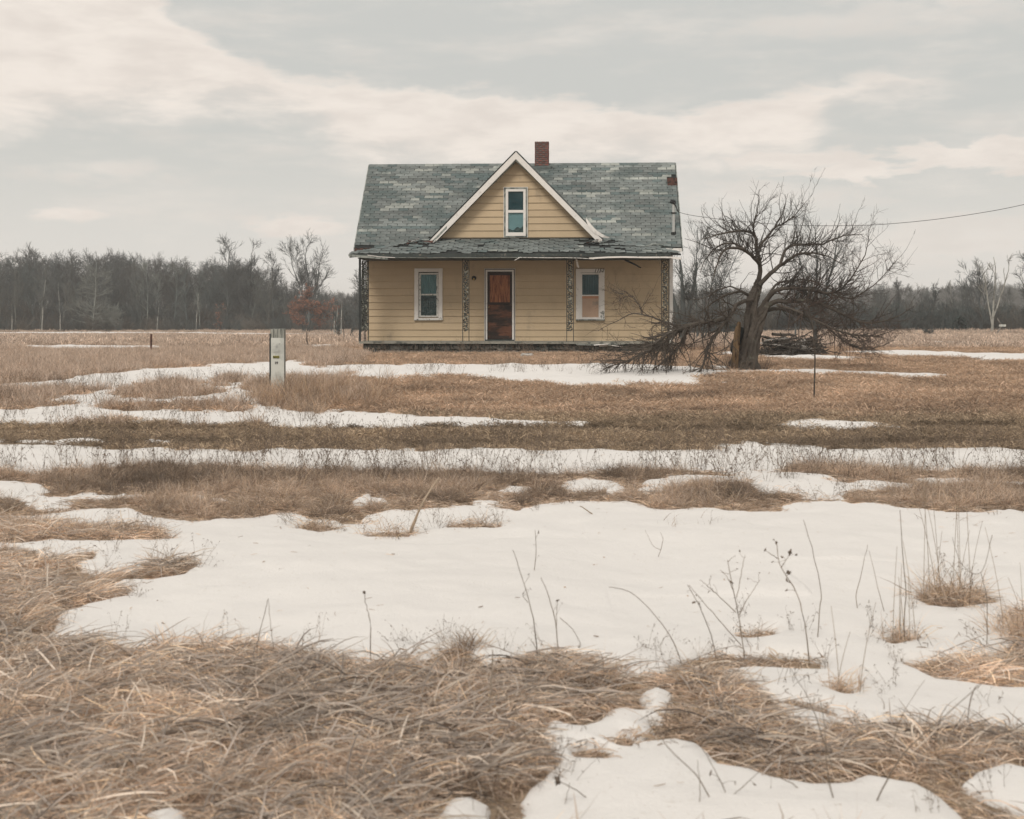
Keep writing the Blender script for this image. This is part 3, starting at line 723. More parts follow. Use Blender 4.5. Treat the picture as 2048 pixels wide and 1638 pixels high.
wx0, wx1 = hx(735, WY), hx(1345, WY)
xc = hx(1032, 1.1); ZA = hz(304, 1.1, 1032); zb = hz(481, 1.1); hw = (hx(1208, 1.1)-hx(862, 1.1))/2
GM = (ZA-zb)/hw
def prism(pts, y0, y1, col=(1,1,1)):
    """polygon in x,z given counterclockwise, pushed from y0 to y1"""
    n = len(pts); b = MB()
    V = [(p[0], y0, p[1]) for p in pts]+[(p[0], y1, p[1]) for p in pts]
    T = [(0, i, i+1) for i in range(1, n-1)]+[(n, n+i+1, n+i) for i in range(1, n-1)]
    Q = [(i, n+i, n+(i+1) % n, (i+1) % n) for i in range(n)]
    return b.add(V, Q, T, col)
# openings measured on the photo: px x0,x1, py top,bottom (outer casing)
OP = {'lw': (829, 885, 536.5, 638.5), 'door': (969.5, 1029, 537, 683), 'rw': (1152, 1209, 538, 640)}
ops = [(hx(a, WY), hx(b, WY), hz(d, WY), hz(c, WY)) for a, b, c, d in OP.values()]
zs0 = hz(682.5, WY)
# structural core
core = MB()
T_ = .12
def wall_with_holes(b, x0, x1, z0, z1, holes, y0, y1):
    x = x0
    for (a, c, p, q) in sorted(holes):
        a += .07; c -= .07; p += .06; q -= .06
        b.box(x, a, y0, y1, z0, z1)
        if p > z0+.05: b.box(a, c, y0, y1, z0, p)
        b.box(a, c, y0, y1, q, z1); x = c
    b.box(x, x1, y0, y1, z0, z1)
wall_with_holes(core, wx0+.02, wx1-.02, -.05, 3.35, ops, WY+.03, WY+.12)
core.box(wx0+.02, wx0+.14, WY+.121, 6.4, -.05, 3.3); core.box(wx1-.14, wx1-.02, WY+.121, 6.4, -.05, 3.3); core.box(wx0+.141, wx1-.141, 6.28, 6.4, -.05, 3.3)
for xx in (wx0+.02, wx1-.14):      # end gables
    V = [(xx, WY+.12, 3.31), (xx, 6.4, 3.31), (xx, RY, RZ-.25), (xx+.12, WY+.12, 3.31), (xx+.12, 6.4, 3.31), (xx+.12, RY, RZ-.25)]
    core.add(V, [(0,1,4,3),(1,2,5,4),(2,0,3,5)], [(0,2,1),(3,4,5)])
child('wall', core.mesh('wall', M_siding), house)
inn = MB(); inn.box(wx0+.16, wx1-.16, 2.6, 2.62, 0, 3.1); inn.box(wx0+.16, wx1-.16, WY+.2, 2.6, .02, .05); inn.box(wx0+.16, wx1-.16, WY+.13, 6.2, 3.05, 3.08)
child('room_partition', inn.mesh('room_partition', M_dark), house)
# siding boards, one by one
lines = [516, 536, 549.8, 563.5, 577, 591, 605, 618.8, 632.5, 646, 660, 673.6, 682.7]
def board(x0, x1, zt, zb_, k, cut=None):
    b = MB(); j = RNG.uniform(-.002, .002)
    n = max(2, int((x1-x0)/.6)+1); xs = np.linspace(x0, x1, n)
    wob = RNG.normal(0, .0012, n)
    if cut is None: xt = xs; 
    else: xt = np.interp(xs, (x0, x1), cut)
    V = []; 
    for i in range(n):
        V += [(xs[i], WY-.002+wob[i]+j, zb_), (xt[i], WY+.024+wob[i]+j, zt), (xs[i], WY+.029, zb_)]
    Q = []
    for i in range(n-1):
        a = i*3; Q += [(a, a+3, a+4, a+1), (a+2, a+5, a+3, a)]
    T = [(0, 1, 2), (3*n-3, 3*n-1, 3*n-2)]
    sh = RNG.uniform(.95, 1.05)
    b.add(V, Q, T, (sh, sh, sh))
    child('siding_board', b.mesh('siding_board', M_siding), house)
for i in range(len(lines)-1):
    zt, zb_ = hz(lines[i], WY), hz(lines[i+1], WY)+.007
    x = wx0+.005
    for (a, c, p, q) in sorted(ops):
        a += .02; c -= .02
        if zb_ < q-.02 and zt > p+.02:
            board(x, a, zt, zb_, i); x = c
    jx = RNG.uniform(x+.5, wx1-.8); board(x, jx-.003, zt, zb_, i); board(jx, wx1-.10, zt, zb_, i)
# gable boards
gl = [330, 350, 364, 378, 392, 406, 420, 433.8, 447.5, 461.5, 475, 481]
gwin = (hx(1008, WY), hx(1055, WY), hz(475, WY), hz(375, WY))
gx = lambda z, s: xc+s*max(0.02, (ZA-.20-z)/GM)
child('gable_backing', prism([(xc-hw+.12, zb-.1), (xc+hw-.12, zb-.1), (xc, ZA-.25)], WY+.03, WY+.05).mesh('gable_backing', M_dark), house)
for i in range(len(gl)-1):
    zt, zb_ = hz(gl[i], WY), hz(gl[i+1], WY)+.006
    segs = [(-1, 1)]
    if i == 0: zt = ZA-.24
    if zb_ < gwin[3]-.02 and zt > gwin[3]+.02: board(gwin[0]-.01, gwin[1]+.01, zt, gwin[3]-.01, i)
    if zb_ < gwin[3]-.02 and zt > gwin[2]:
        board(gx(zb_, -1), gwin[0]+.012, zt, zb_, i, (gx(zt, -1), gwin[0]+.012)); board(gwin[1]-.012, gx(zb_, 1), zt, zb_, i, (gwin[1]-.012, gx(zt, 1)))
    else: board(gx(zb_, -1), gx(zb_, 1), zt, zb_, i, (gx(zt, -1), gx(zt, 1)))
# corner trims
b = MB().box(wx1-.09, wx1+.012, WY-.015, WY+.03, zs0-.02, 3.0, jit=.003)
child('corner_trim', b.mesh('corner_trim', M_white), house, label='white corner board at the right end of the front wall')
b = MB().box(wx0-.012, wx0+.004, WY-.01, WY+.03, zs0-.02, 3.0)
child('corner_trim', b.mesh('corner_trim', M_siding), house)
b = MB().box(hx(1152, WY), wx1-.1, WY-.03, WY+.02, zs0-.05, zs0+.0, jit=.004)
child('skirt_board', b.mesh('skirt_board', M_white), house)

def frame(b, x0, x1, z0, z1, w, y0, y1, wt=None, wb=None, jit=.002):
    wt = w if wt is None else wt; wb = w if wb is None else wb
    b.box(x0, x0+w, y0, y1, z0, z1, jit=jit); b.box(x1-w, x1, y0, y1, z0, z1, jit=jit)
    b.box(x0+w+.001, x1-w-.001, y0+.001, y1, z1-wt, z1-.0012); b.box(x0+w+.001, x1-w-.001, y0+.001, y1, z0+.0012, z0+wb)
    return b
def X(px): return hx(px, WY)
def Z(py): return hz(py, WY)
def text_mesh(body, size, m, shear=0, name='number'):
    cu = bpy.data.curves.new(name, 'FONT'); cu.body = body; cu.size = size; cu.shear = shear; cu.extrude = .002; cu.offset = .002
    o = bpy.data.objects.new(name, cu); COL.objects.link(o)
    me = bpy.data.meshes.new_from_object(o.evaluated_get(bpy.context.evaluated_depsgraph_get()))
    bpy.data.objects.remove(o); me.materials.clear(); me.materials.append(m); me.name = name
    return me
def pane(par, x0, x1, z0, z1, y, m=M_glass, name='pane'):
    child(name, MB().box(x0, x1, y, y+.004, z0, z1).mesh(name, m), par)
def cloth(par, x0, x1, z0, z1, y, m, name='curtain', amp=.012, fn=None, **k):
    n = 26; xs = np.linspace(x0, x1, n); zz = np.linspace(z0, z1, 6); b = MB(); V = []
    for z in zz:
        for i, x in enumerate(xs):
            zt = z if fn is None else z0+(z-z0)*fn((x-x0)/(x1-x0))
            V.append((x, y+amp*math.sin(i*1.9+.4*math.sin(z*7))+amp*.5*math.sin(i*.7), zt))
    Q = [(r*n+i, r*n+i+1, (r+1)*n+i+1, (r+1)*n+i) for r in range(5) for i in range(n-1)]
    b.add(V, Q); child(name, b.mesh(name, m, True), par, **k)
def chips(par, x0, x1, z0, z1, y, n, m=M_greytrim, sc=.02):
    b = MB()
    for _ in range(n):
        cx, cz = RNG.uniform(x0, x1), RNG.uniform(z0, z1); s = sc*RNG.uniform(.3, 1)
        th = np.sort(RNG.uniform(0, 2*PI, 6)); r = s*RNG.uniform(.5, 1, 6)
        b.add([(cx+r[i]*.6*math.cos(th[i]), y, cz+r[i]*1.3*math.sin(th[i])) for i in range(6)], None, [(0, i, i+1) for i in range(1, 5)])
    child('peeled_paint', b.mesh('peeled_paint', m), par, kind='stuff')

# left window
w = child('window', frame(MB(), X(829), X(885), Z(638.5), Z(536.5), .125, WY-.035, WY+.03, .11, .04, .003).mesh('window', M_white), house, label='left window with peeling paint and a teal curtain behind its upper pane')
child('sash', frame(MB(), X(838.2), X(876.5), Z(634), Z(545.5), .055, WY-.012, WY+.06, .05, .045).mesh('sash', M_peel), w)
child('meeting_rail', MB().box(X(841), X(873), WY-.008, WY+.05, Z(590.5), Z(587.5), jit=.002).mesh('meeting_rail', M_peel), w)
child('sill', MB().box(X(829)-.01, X(885)+.01, WY-.06, WY+.02, Z(640.5), Z(637.8), jit=.003).mesh('sill', M_peel), w)
pane(w, X(841), X(873.5), Z(588), Z(548), WY+.025); pane(w, X(841), X(873.5), Z(632), Z(591), WY+.035)
cloth(w, X(840), X(875), Z(592), Z(546), WY+.06, M_curtain)
cloth(w, X(840), X(875), Z(634), Z(601), WY+.085, M_curtain2, amp=.02)
child('blind', MB().box(X(839), X(876), WY+.14, WY+.145, Z(636), Z(545)).mesh('blind', M_dark), w)
chips(w, X(837), X(841), Z(634), Z(548), WY-.037, 46); chips(w, X(873), X(877.5), Z(636), Z(548), WY-.037, 60); chips(w, X(831), X(883), Z(638), Z(635), WY-.037, 26); chips(w, X(841), X(875), Z(546), Z(544), WY-.037, 14)
# right window
w = child('window', frame(MB(), X(1152), X(1209), Z(639), Z(538), .14, WY-.035, WY+.03, .115, .04, .003).mesh('window', M_white), house, label='right window with the house number above and a pinkish board in its lower half')
child('sash', frame(MB(), X(1161), X(1200.5), Z(636.5), Z(546), .05, WY-.02, WY+.06, .05, .03).mesh('sash', M_white), w)
child('meeting_rail', MB().box(X(1162.5), X(1199.5), WY-.03, WY+.05, Z(592.2), Z(589.8), jit=.002).mesh('meeting_rail', M_white), w)
child('sill', MB().box(X(1152)-.01, X(1209)+.01, WY-.06, WY+.02, Z(641), Z(638.5), jit=.003).mesh('sill', M_greytrim), w)
pane(w, X(1163.5), X(1198), Z(590), Z(549), WY+.02)
cloth(w, X(1163), X(1199), Z(591), Z(551), WY+.05, M_blind, 'blind', .006)
child('window_board', MB().box(X(1162.5), X(1199), WY+.0, WY+.01, Z(636), Z(597), jit=.001).mesh('window_board', M_board), w)
child('window_board', MB().box(X(1162.5), X(1199), WY+.001, WY+.009, Z(596.9), Z(592.2)).mesh('window_board', M_orange), w, label='orange stained strip along the top of the board')
chips(w, X(1203), X(1208), Z(636), Z(587), WY-.037, 14); chips(w, X(1201), X(1208), Z(637), Z(622), WY-.038, 34, sc=.045)
me = text_mesh('1152', .155, M_print, .35); child('house_number', me, w, loc=(X(1187.5), WY-.038, Z(545.3)), rot=(PI/2, -.04, 0))
# gable window
w = child('window', frame(MB(), gwin[0], gwin[1], gwin[2], gwin[3], .055, WY-.03, WY+.03, .05, .09, .004).mesh('window', M_greytrim), house, label='narrow gable window with new white frame and dark teal upper pane')
child('outer_bead', frame(MB(), gwin[0]-.012, gwin[1]+.012, gwin[2], gwin[3]+.012, .014, WY-.033, WY+.0, .012, .001, 0).mesh('outer_bead', M_white), w)
child('sash', frame(MB(), X(1011.5), X(1051.5), Z(472), Z(378.5), .075, WY-.045, WY+.05, .07, .11).mesh('sash', M_white), w)
child('meeting_rail', MB().box(X(1016), X(1048), WY-.04, WY+.04, Z(425.5), Z(420.2)).mesh('meeting_rail', M_white), w)
pane(w, X(1016), X(1048), Z(421), Z(382.5), WY-.012); pane(w, X(1016), X(1048), Z(465), Z(425), WY-.014)
child('blind', MB().box(X(1014), X(1049), WY+.018, WY+.024, Z(422), Z(380)).mesh('blind', M_blind), w)
child('curtain', MB().box(X(1014), X(1049), WY+.014, WY+.020, Z(467), Z(422.1)).mesh('curtain', mat('curtain_pale_blue', (.44, .44, .45), .9, .1, 3)), w)
cloth(w, X(1015), X(1048.5), Z(465), Z(449), WY+.004, M_curtain2, amp=.003, fn=lambda u: .35+.65*max(0, u-.25)+.12*math.sin(u*14))
# door
d = child('door', frame(MB(), X(974.5), X(1024.5), Z(678), Z(544), .075, WY+.03, WY+.07, .10, .10).mesh('door', M_door_dark), house, label='weathered orange brown front door with a plywood upper panel')
child('door_panel', MB().box(X(978), X(1021), WY+.045, WY+.055, Z(605), Z(547)).mesh('door_panel', M_door_ply), d, label='orange stained plywood upper panel')
child('lock_rail', MB().box(X(976), X(1024), WY+.022, WY+.06, Z(608.5), Z(604.5)).mesh('lock_rail', M_door_dark), d)
for i, (a, c) in enumerate([(609.5, 613.5), (626.5, 630), (636, 640), (647, 650.5), (660, 664)]):
    child('door_rail', MB().box(X(979), X(1020), WY+.030, WY+.05, Z(c), Z(a), jit=.001).mesh('door_rail', M_door_wood), d)
for a, c in [(613, 627), (629, 637), (639, 648), (650, 661), (663, 676)]:
    child('door_panel', MB().box(X(979.5), X(1019.5), WY+.048, WY+.056, Z(c), Z(a)).mesh('door_panel', M_door_wood), d)
for a, c in [(976.5, 979.8), (1018.5, 1023)]:
    child('stile', MB().box(X(a), X(c), WY+.028, WY+.05, Z(675), Z(609)).mesh('stile', M_door_wood), d)
child('door_handle', MB().tube([(X(977.8), WY+.0, Z(614)), (X(977.8), WY+.03, Z(614))], [.022, .014], 8).mesh('door_handle', M_brass), d)
df = child('door_frame', frame(MB(), X(971.2), X(1027.8), Z(680), Z(539.5), .052, WY-.03, WY+.04, .055, .001, .002).mesh('door_frame', M_white), house)
child('outer_bead', frame(MB(), X(968.6), X(1030.4), Z(683), Z(537), .014, WY-.02, WY+.03, .014, .001, 0).mesh('outer_bead', M_white), df)
child('gasket', frame(MB(), X(969.6), X(1029.4), Z(683), Z(537.9), .028, WY-.01, WY+.03, .024, .001, 0).mesh('gasket', M_black), df)
child('threshold', MB().box(X(971), X(1028), WY-.09, WY+.06, Z(683.8), Z(679.2), jit=.003).mesh('threshold', M_fascia), df)
# porch lamp
lx_, lz_ = X(948), Z(556)
lamp = child('porch_lamp', MB().tube([(lx_, WY-.003, lz_), (lx_, WY-.03, lz_), (lx_, WY-.05, lz_)], [.075, .072, .04], 16).tube([(lx_, WY-.045, lz_), (lx_, WY-.07, lz_)], [.04, .001], 12).mesh('porch_lamp', M_black), house)
child('bulb', MB().tube([(lx_, WY-.06, lz_-.01), (lx_, WY-.08, lz_-.035), (lx_, WY-.085, lz_-.055), (lx_, WY-.083, lz_-.075)], [.012, .026, .024, .003], 10).mesh('bulb', M_brass, True), lamp)

# foundation of field stones, porch slab
sx0, sx1 = hx(718, -.1), hx(1349, -.1); sz1 = hz(683.5, -.1); 
child('porch_slab', MB().box(sx0, sx1, -.12, WY+.02, sz1-.055, sz1, jit=.006).mesh('porch_slab', M_concrete), house)
ft = child('foundation', MB().box(sx0+.10, sx1-.1, .08, WY+.1, -.4, sz1-.056).box(wx0+.05, wx1-.05, WY+.105, 6.4, -.4, .24).mesh('foundation', M_fascia), house)
def rock_mesh(sx, sy, sz, seed, m, name, sub=8, sh=1):
    r = np.random.default_rng(seed); b = MB(); V = []; n = sub; k = 5
    for j in range(k+1):
        ph = PI*j/k
        for i in range(n):
            th = 2*PI*i/n; f = r.uniform(.82, 1.12)
            q = np.array([math.cos(th)*math.sin(ph), math.sin(th)*math.sin(ph), math.cos(ph)]); q = np.sign(q)*np.abs(q)**.62
            V.append(q*np.array([sx, sy, sz])*f)
    Q = [(j*n+i, (j+1)*n+i, (j+1)*n+(i+1) % n, j*n+(i+1) % n) for j in range(k) for i in range(n)]
    return b.add(V, Q, col=(sh, sh, sh)).mesh(name, m, False)
x = sx0+.12; kk = 0
while x < sx1-.1:
    for row in range(2):
        s = RNG.uniform(.12, .24); kk += 1
        child('stone', rock_mesh(s*.62, .07, RNG.uniform(.07, .1), 100+kk, M_stone, 'stone', 7, RNG.uniform(.5, 1.9)), ft, loc=(x+s*.5+row*.1, .06, .17-.17*row+RNG.uniform(-.015, .015)), rot=(0, RNG.normal(0, .08), 0))
    x += s+.03
# slab edge lip broken pieces at the right
for i in range(9):
    a = hx(RNG.uniform(1150, 1230), -.2); b = MB().box(0, RNG.uniform(.15, .5), 0, .08, 0, .02, jit=.008)
    child('broken_board', b.mesh('broken_board', M_greytrim if i % 3 else M_white), house, loc=(a, -.2-RNG.uniform(0, .1), sz1-.08-RNG.uniform(0, .06)), rot=(0, RNG.normal(0, .08), RNG.normal(0, .2)))

# porch posts of iron scrollwork
def scroll(b, x0, x1, z0, z1, y, depth_dir=(0, 1), seed=1):
    """vine scrolls with leaves between two bars"""
    r = np.random.default_rng(seed); wv = x1-x0; n = int((z1-z0)/.062)
    def pt(u, v, o=0): 
        return (x0+u*wv, y+o, z0+v) if depth_dir == (0, 1) else (x0, y+u*wv, z0+v)
    k = int((z1-z0)/.012); t = np.linspace(0, z1-z0, k)
    b.tube([pt(.5+.36*math.sin(a*24), a) for a in t], .012, 4)
    b.tube([pt(.5-.30*math.sin(a*24+.5), a, .008) for a in t], .010, 4)
    for i in range(n):
        for s in (-1, 0, 1):
            v = (i+.5+.25*s)*.062; u = .5+(s*r.uniform(.12, .36) if s else r.uniform(-.15, .15))
            if v > z1-z0: continue
            c = np.array(pt(u, v)); a0 = r.uniform(0, 2*PI)
            # a leaf: small folded diamond with thickness
            L, w_ = r.uniform(.034, .055), r.uniform(.018, .028)
            e1 = np.array([math.cos(a0), 0, math.sin(a0)]); e2 = np.array([-math.sin(a0), 0, math.cos(a0)])
            if depth_dir != (0, 1): e1 = e1[[1, 0, 2]]; e2 = e2[[1, 0, 2]]
            nn_ = np.cross(e1, e2)*.004
            V = [c-e1*L, c+e2*w_, c+e1*L, c-e2*w_, c+nn_*3, c-nn_]
            sh = r.choice([.25, .4, .6, 1.3, 3.0])
            b.add(V, None, [(0,1,4),(1,2,4),(2,3,4),(3,0,4),(1,0,5),(2,1,5),(3,2,5),(0,3,5)], (sh, sh, sh*.95))
M_lattice_a = mat('iron_scroll_leaf', (.085, .088, .078), .7, .3, 20, spec=.3, attr=True)
PL = .03
ztop = hz(515.5, PL)
for i, (a, c, lab) in enumerate([(728.5, 737, None), (925.5, 938, None), (1133.5, 1147, None), (1323, 1337.5, None)]):
    x0, x1 = hx(a, PL), hx(c, PL); b = MB()
    b.box(x0-.011, x0+.011, PL-.011, PL+.011, sz1, ztop); b.box(x1-.011, x1+.011, PL-.011, PL+.011, sz1, ztop)
    b.box(x0, x1, PL-.009, PL+.009, ztop-.02, ztop)
    p = child('porch_post', b.mesh('porch_post', M_iron), house)
    b = MB(); scroll(b, x0+.006, x1-.006, hz(662, PL), ztop-.03, PL, seed=i+2)
    child('scrollwork', b.mesh('scrollwork', M_lattice_a), p)
    if i == 0:      # the corner post has a second panel running back
        b = MB(); b.box(x0-.16, x0-.10, PL-.03, PL+.03, sz1, ztop+.05); b.box(x0-.02, x0+.0, PL+.28, PL+.30, sz1, ztop)
        child('side_bar', b.mesh('side_bar', M_iron), p)
        b = MB(); scroll(b, x0-.09, x0-.015, hz(662, PL), ztop-.03, PL+.05, seed=9); child('scrollwork', b.mesh('scrollwork', M_lattice_a), p)

# ------------------------------------------------------------------ roofs
def unit(v): v = np.array(v, float); return v/np.linalg.norm(v)
SHV = []
for k in range(26):
    r = RNG.uniform(); c = np.array([1.0, 1.0, 1.0])*RNG.uniform(.72, 1.18)
    if k % 7 == 0: c = np.array([1.62, 1.55, 1.48])*RNG.uniform(.85, 1.12)
    if k % 5 == 1: c = np.array([.62, .72, .74])*RNG.uniform(.8, 1.1)
    SHV.append(c)
def tab_geo(wd, ln, k, curl):
    xs = np.linspace(0, wd, 4); V = []
    for top in (0, 1):
        for j, v in enumerate((0, ln*.5, ln)):
            for i, x in enumerate(xs):
                z = .013*top+.008*(1-v/ln)+curl[i]*(1-v/ln)**2
                e = RNG.normal(0, .0035) if j == 0 else 0
                V.append((x, v+(e if j == 0 else 0), z))
    V = np.array(V); V[12:16, 1] = V[0:4, 1]
    Q = []
    for j in range(2):
        for i in range(3):
            a = 12+j*4+i; Q.append((a, a+1, a+5, a+4))
    for i in range(3): Q.append((i, i+1, 13+i, 12+i))
    Q += [(0, 12, 16, 4), (4, 16, 20, 8), (3, 7, 19, 15), (7, 11, 23, 19)]
    return V, Q
def lay_shingles(origin, u, v, wid, ht, expo, inside, tabw=.305, light=None, n_parts=0, pick='low', roof=None, rough=1.0, side=1, lift=0., gap=.02):
    u, v = unit(u), unit(v); nrm = np.cross(u, v); origin = np.array(origin, float)
    rows = int(ht/expo)+1; rest = MB(); items = []
    run = None
    for r in range(rows):
        off = (r % 2)*tabw*.5+RNG.uniform(-.02, .02)
        sag = RNG.normal(0, .004*rough)
        n = int(wid/tabw)+2
        for i in range(-1, n):
            x0 = i*tabw+off; y0 = r*expo
            if not inside(x0+tabw/2, y0+expo*.4): continue
            x0c = max(x0, 0); x1c = min(x0+tabw, wid)
            if x1c-x0c < .05: continue
            items.append((r, i, x0c, x1c-x0c-gap, y0+sag))
    variants = [tab_geo(tabw-gap, expo*1.45, k, RNG.normal(0, .004*rough, 4).clip(-.002, .02)) for k in range(18)]
    meshes = {}
    streak = {}
    cnt = 0
    for (r, i, x0, wd, y0) in items:
        k = RNG.integers(0, 18)
        kc = streak.get(r)
        if kc is None or RNG.uniform() < .6:
            kc = RNG.integers(0, len(SHV)); 
        streak[r] = kc
        c = SHV[kc]*(1 if light is None else light(x0, y0))
        V, Q = variants[k]; V = V.copy(); V[:, 1] = np.minimum(V[:, 1], max(ht-y0, .02)); clipped = y0+expo*1.45 > ht
        full = abs(wd-(tabw-gap)) < .01
        tilt = RNG.normal(0, .012*rough)
        if RNG.uniform() < .03*rough: tilt += RNG.normal(0, .08)
        dz = lift+abs(RNG.normal(0, .003*rough))
        ca, sa = math.cos(tilt), math.sin(tilt)
        uu, vv = u*ca+v*sa, v*ca-u*sa
        if cnt < n_parts and full and not clipped:
            q = int(round(float(c.mean())*7)); key = (k % 6, q)
            if key not in meshes:
                b = MB(); b.add(variants[key[0]][0], variants[key[0]][1], col=c); meshes[key] = b.mesh('shingle', M_shingle)
            o = child('shingle', meshes[key], roof)
            p = origin+u*x0+v*y0+nrm*dz
            o.matrix_local = Matrix(((uu[0], vv[0], nrm[0], p[0]), (uu[1], vv[1], nrm[1], p[1]), (uu[2], vv[2], nrm[2], p[2]), (0, 0, 0, 1)))
            cnt += 1
        else:
            W_ = V.copy(); W_[:, 0] *= wd/(tabw-gap)
            P = origin+u*x0+v*y0+nrm*dz+W_[:, :1]*uu+W_[:, 1:2]*vv+W_[:, 2:]*nrm
            rest.add(P, Q, col=c)
    return rest
# sheathing of the main roof, front and back
def slab(p0, p1, p2, p3, t=.05):
    P = np.array([p0, p1, p2, p3], float); n = unit(np.cross(P[1]-P[0], P[3]-P[0]))
    b = MB(); V = np.concatenate([P, P-n*t])
    return b.add(V, [(0,1,2,3),(7,6,5,4),(0,4,5,1),(1,5,6,2),(2,6,7,3),(3,7,4,0)])
E0, E1 = np.array([xl, EY, EZ]), np.array([xr, EY, EZ])
sl = slab((xl, EY, EZ), (xr, EY, EZ), (xr, RY, RZ), (xl, RY, RZ))
sl2 = slab((xr, 2*RY-EY, EZ), (xl, 2*RY-EY, EZ), (xl, RY, RZ+.002), (xr, RY, RZ+.002))
for q in sl2.V: sl.add(q, (np.array([(0,1,2,3),(7,6,5,4),(0,4,5,1),(1,5,6,2),(2,6,7,3),(3,7,4,0)])))
roof = child('main_roof', sl.mesh('main_roof', M_under), house)
vr = np.array([0, RY-EY, RZ-EZ]); HTM = np.linalg.norm(vr); vru = vr/HTM
def in_main(a, b_):
    X_ = xl+a; z = EZ+b_*vru[2]
    if z < ZA-GM*abs(X_-xc)+.02: return False            # under the cross gable
    if z > RZ-.01: return False
    # holes and missing tabs
    for (hx0, hz0, rx, rz) in [(xl+.18, EZ+.02, .36, .09), (xr-.07, EZ+2.32, .20, .16), (hx(846, EY)-.05, EZ+.18, .22, .12), (hx(1192, EY), EZ+.22, .26, .14)]:
        if ((X_-hx0)/rx)**2+((z-hz0)/rz)**2 < 1: return False
    return True
lightmap = lambda a, b_: float(np.clip(1+.34*fbm(np.array([a*.9]), np.array([b_*3.5]), 1.0, 3)[0]+.10*(a > 5.2), .55, 1.7))
rest = lay_shingles(E0, (1,0,0), vr, xr-xl, HTM, .122, in_main, light=lightmap, n_parts=60, roof=roof, rough=.8)
# back slope in the same way, coarse
rb = lay_shingles((xr, 2*RY-EY, EZ), (-1,0,0), (0, -(RY-EY), RZ-EZ), xr-xl, HTM, .244, lambda a, b_: b_ < HTM-.02, tabw=.915, light=lightmap)
for V, C_ in zip(rb.V, rb.C): pass
child('shingles', rest.mesh('shingles', M_shingle), roof, kind='stuff')
child('shingles', rb.mesh('shingles', M_shingle), roof, kind='stuff')
# ridge caps
b = MB()
xx = xl
while xx < xr-.05:
    L = min(.30, xr-xx); c = SHV[RNG.integers(0, 26)]; j = 0
    if not (abs(xx+.15-xc) < .12):
        V = [(xx, RY-.06, RZ-.045+j), (xx+L, RY-.06, RZ-.05+j), (xx, RY, RZ+.018+j), (xx+L, RY, RZ+.014+j), (xx, RY+.06, RZ-.045+j), (xx+L, RY+.06, RZ-.05+j)]
        b.add(V, [(0,1,3,2),(2,3,5,4)], col=c)
    xx += .21
child('ridge_cap', b.mesh('ridge_cap', M_shingle), roof)
# rotten eave board showing at the left corner and rake edges
child('eave_board', MB().box(xl-.005, xl+.52, EY-.03, EY+.06, EZ-.12, EZ-.0, jit=.01).mesh('eave_board', M_rust), roof, label='dark red rotten board at the left end of the eave')
child('eave_board', MB().box(xr-.30, xr+.005, EY+1.98, EY+2.25, EZ+2.08, EZ+2.33, jit=.01).mesh('eave_board', M_rust), roof, label='dark red patch of bare board near the ridge')
child('fascia', MB().box(xl+.53, xr-.0, EY-.02, EY+.03, EZ-.14, EZ-.03, jit=.004).mesh('fascia', M_white), roof)
for xx in (xl-.03, xr):
    V = [(xx, EY-.02, EZ-.13), (xx, RY, RZ-.10), (xx, RY, RZ+.004), (xx, EY-.02, EZ+.006), (xx+.03, EY-.02, EZ-.13), (xx+.03, RY, RZ-.10), (xx+.03, RY, RZ+.004), (xx+.03, EY-.02, EZ+.006)]
    child('rake_edge', MB().add(V, [(0,1,2,3),(7,6,5,4),(0,4,5,1),(1,5,6,2),(2,6,7,3),(3,7,4,0)]).mesh('rake_edge', M_greytrim), roof)
# cross gable
gy = 1.08
zjL = EZ+(1.36-EY)*0
yv = EY+(zb-EZ)/((RZ-EZ)/(RY-EY))
gr = MB()
for s in (-1, 1):
    A = (xc, gy, ZA+.012); B = (xc, RY-.02, ZA+.010); Cp = (xc+s*hw, yv, zb+.012); D = (xc+s*hw, gy, zb+.012)
    q = slab(A, B, Cp, D, .035) if s > 0 else slab(A, D, Cp, B, .035)
    for V in q.V: gr.add(V, [(0,1,2,3),(7,6,5,4),(0,4,5,1),(1,5,6,2),(2,6,7,3),(3,7,4,0)])
g_roof = child('gable_roof', gr.mesh('gable_roof', M_under), house)
for s in (-1, 1):
    u = np.array([0, 1, 0]) if s > 0 else np.array([0, -1, 0]); vv = np.array([-s*hw, 0, ZA-zb]); Ls = np.linalg.norm(vv)
    dep = RY-gy
    if s > 0: org = (xc+hw, gy-.012, zb+.016); ins = lambda a, b_: a < (yv-gy)+(dep-(yv-gy))*(b_/Ls)-.05 and b_ < Ls-.02
    else: org = (xc-hw, gy-.012+dep, zb+.016); ins = lambda a, b_: dep-a < (yv-gy)+(dep-(yv-gy))*(b_/Ls)-.05 and b_ < Ls-.02
    rs = lay_shingles(org, u, vv, dep, Ls, .122, ins)
    if rs.V: child('shingles', rs.mesh('shingles', M_shingle), g_roof, kind='stuff')
# white rake boards
def rake(s, t0, t1, m, w0=0., w1=.20, y0=gy-.035, y1=gy+.0, lab=None):
    d = unit((s*hw, -(ZA-zb))); nv = np.array([-d[1]*0+0, 0]); 
    def pnt(t, w): return (xc+s*t*hw, ZA-(ZA-zb)*t-w*math.sqrt(1+GM*GM))
    P = [pnt(t0, w0), pnt(t0, w1), pnt(t1, w1), pnt(t1, w0)]
    if s < 0: P = P
    pr = prism(P if s > 0 else P[::-1], y0, y1)
    return child('rake_board', pr.mesh('rake_board', m), g_roof, label=lab)
rake(1, 0, 1.0, M_white, 0, .155); rake(-1, 0, .80, M_white, 0, .155)
rake(-1, .80, 1.0, M_white, 0, .06); rake(-1, .80, .985, M_greytrim, .062, .118, lab='grey bare wood showing low on the left rake board'); rake(-1, .80, 1.0, M_white, .12, .155)
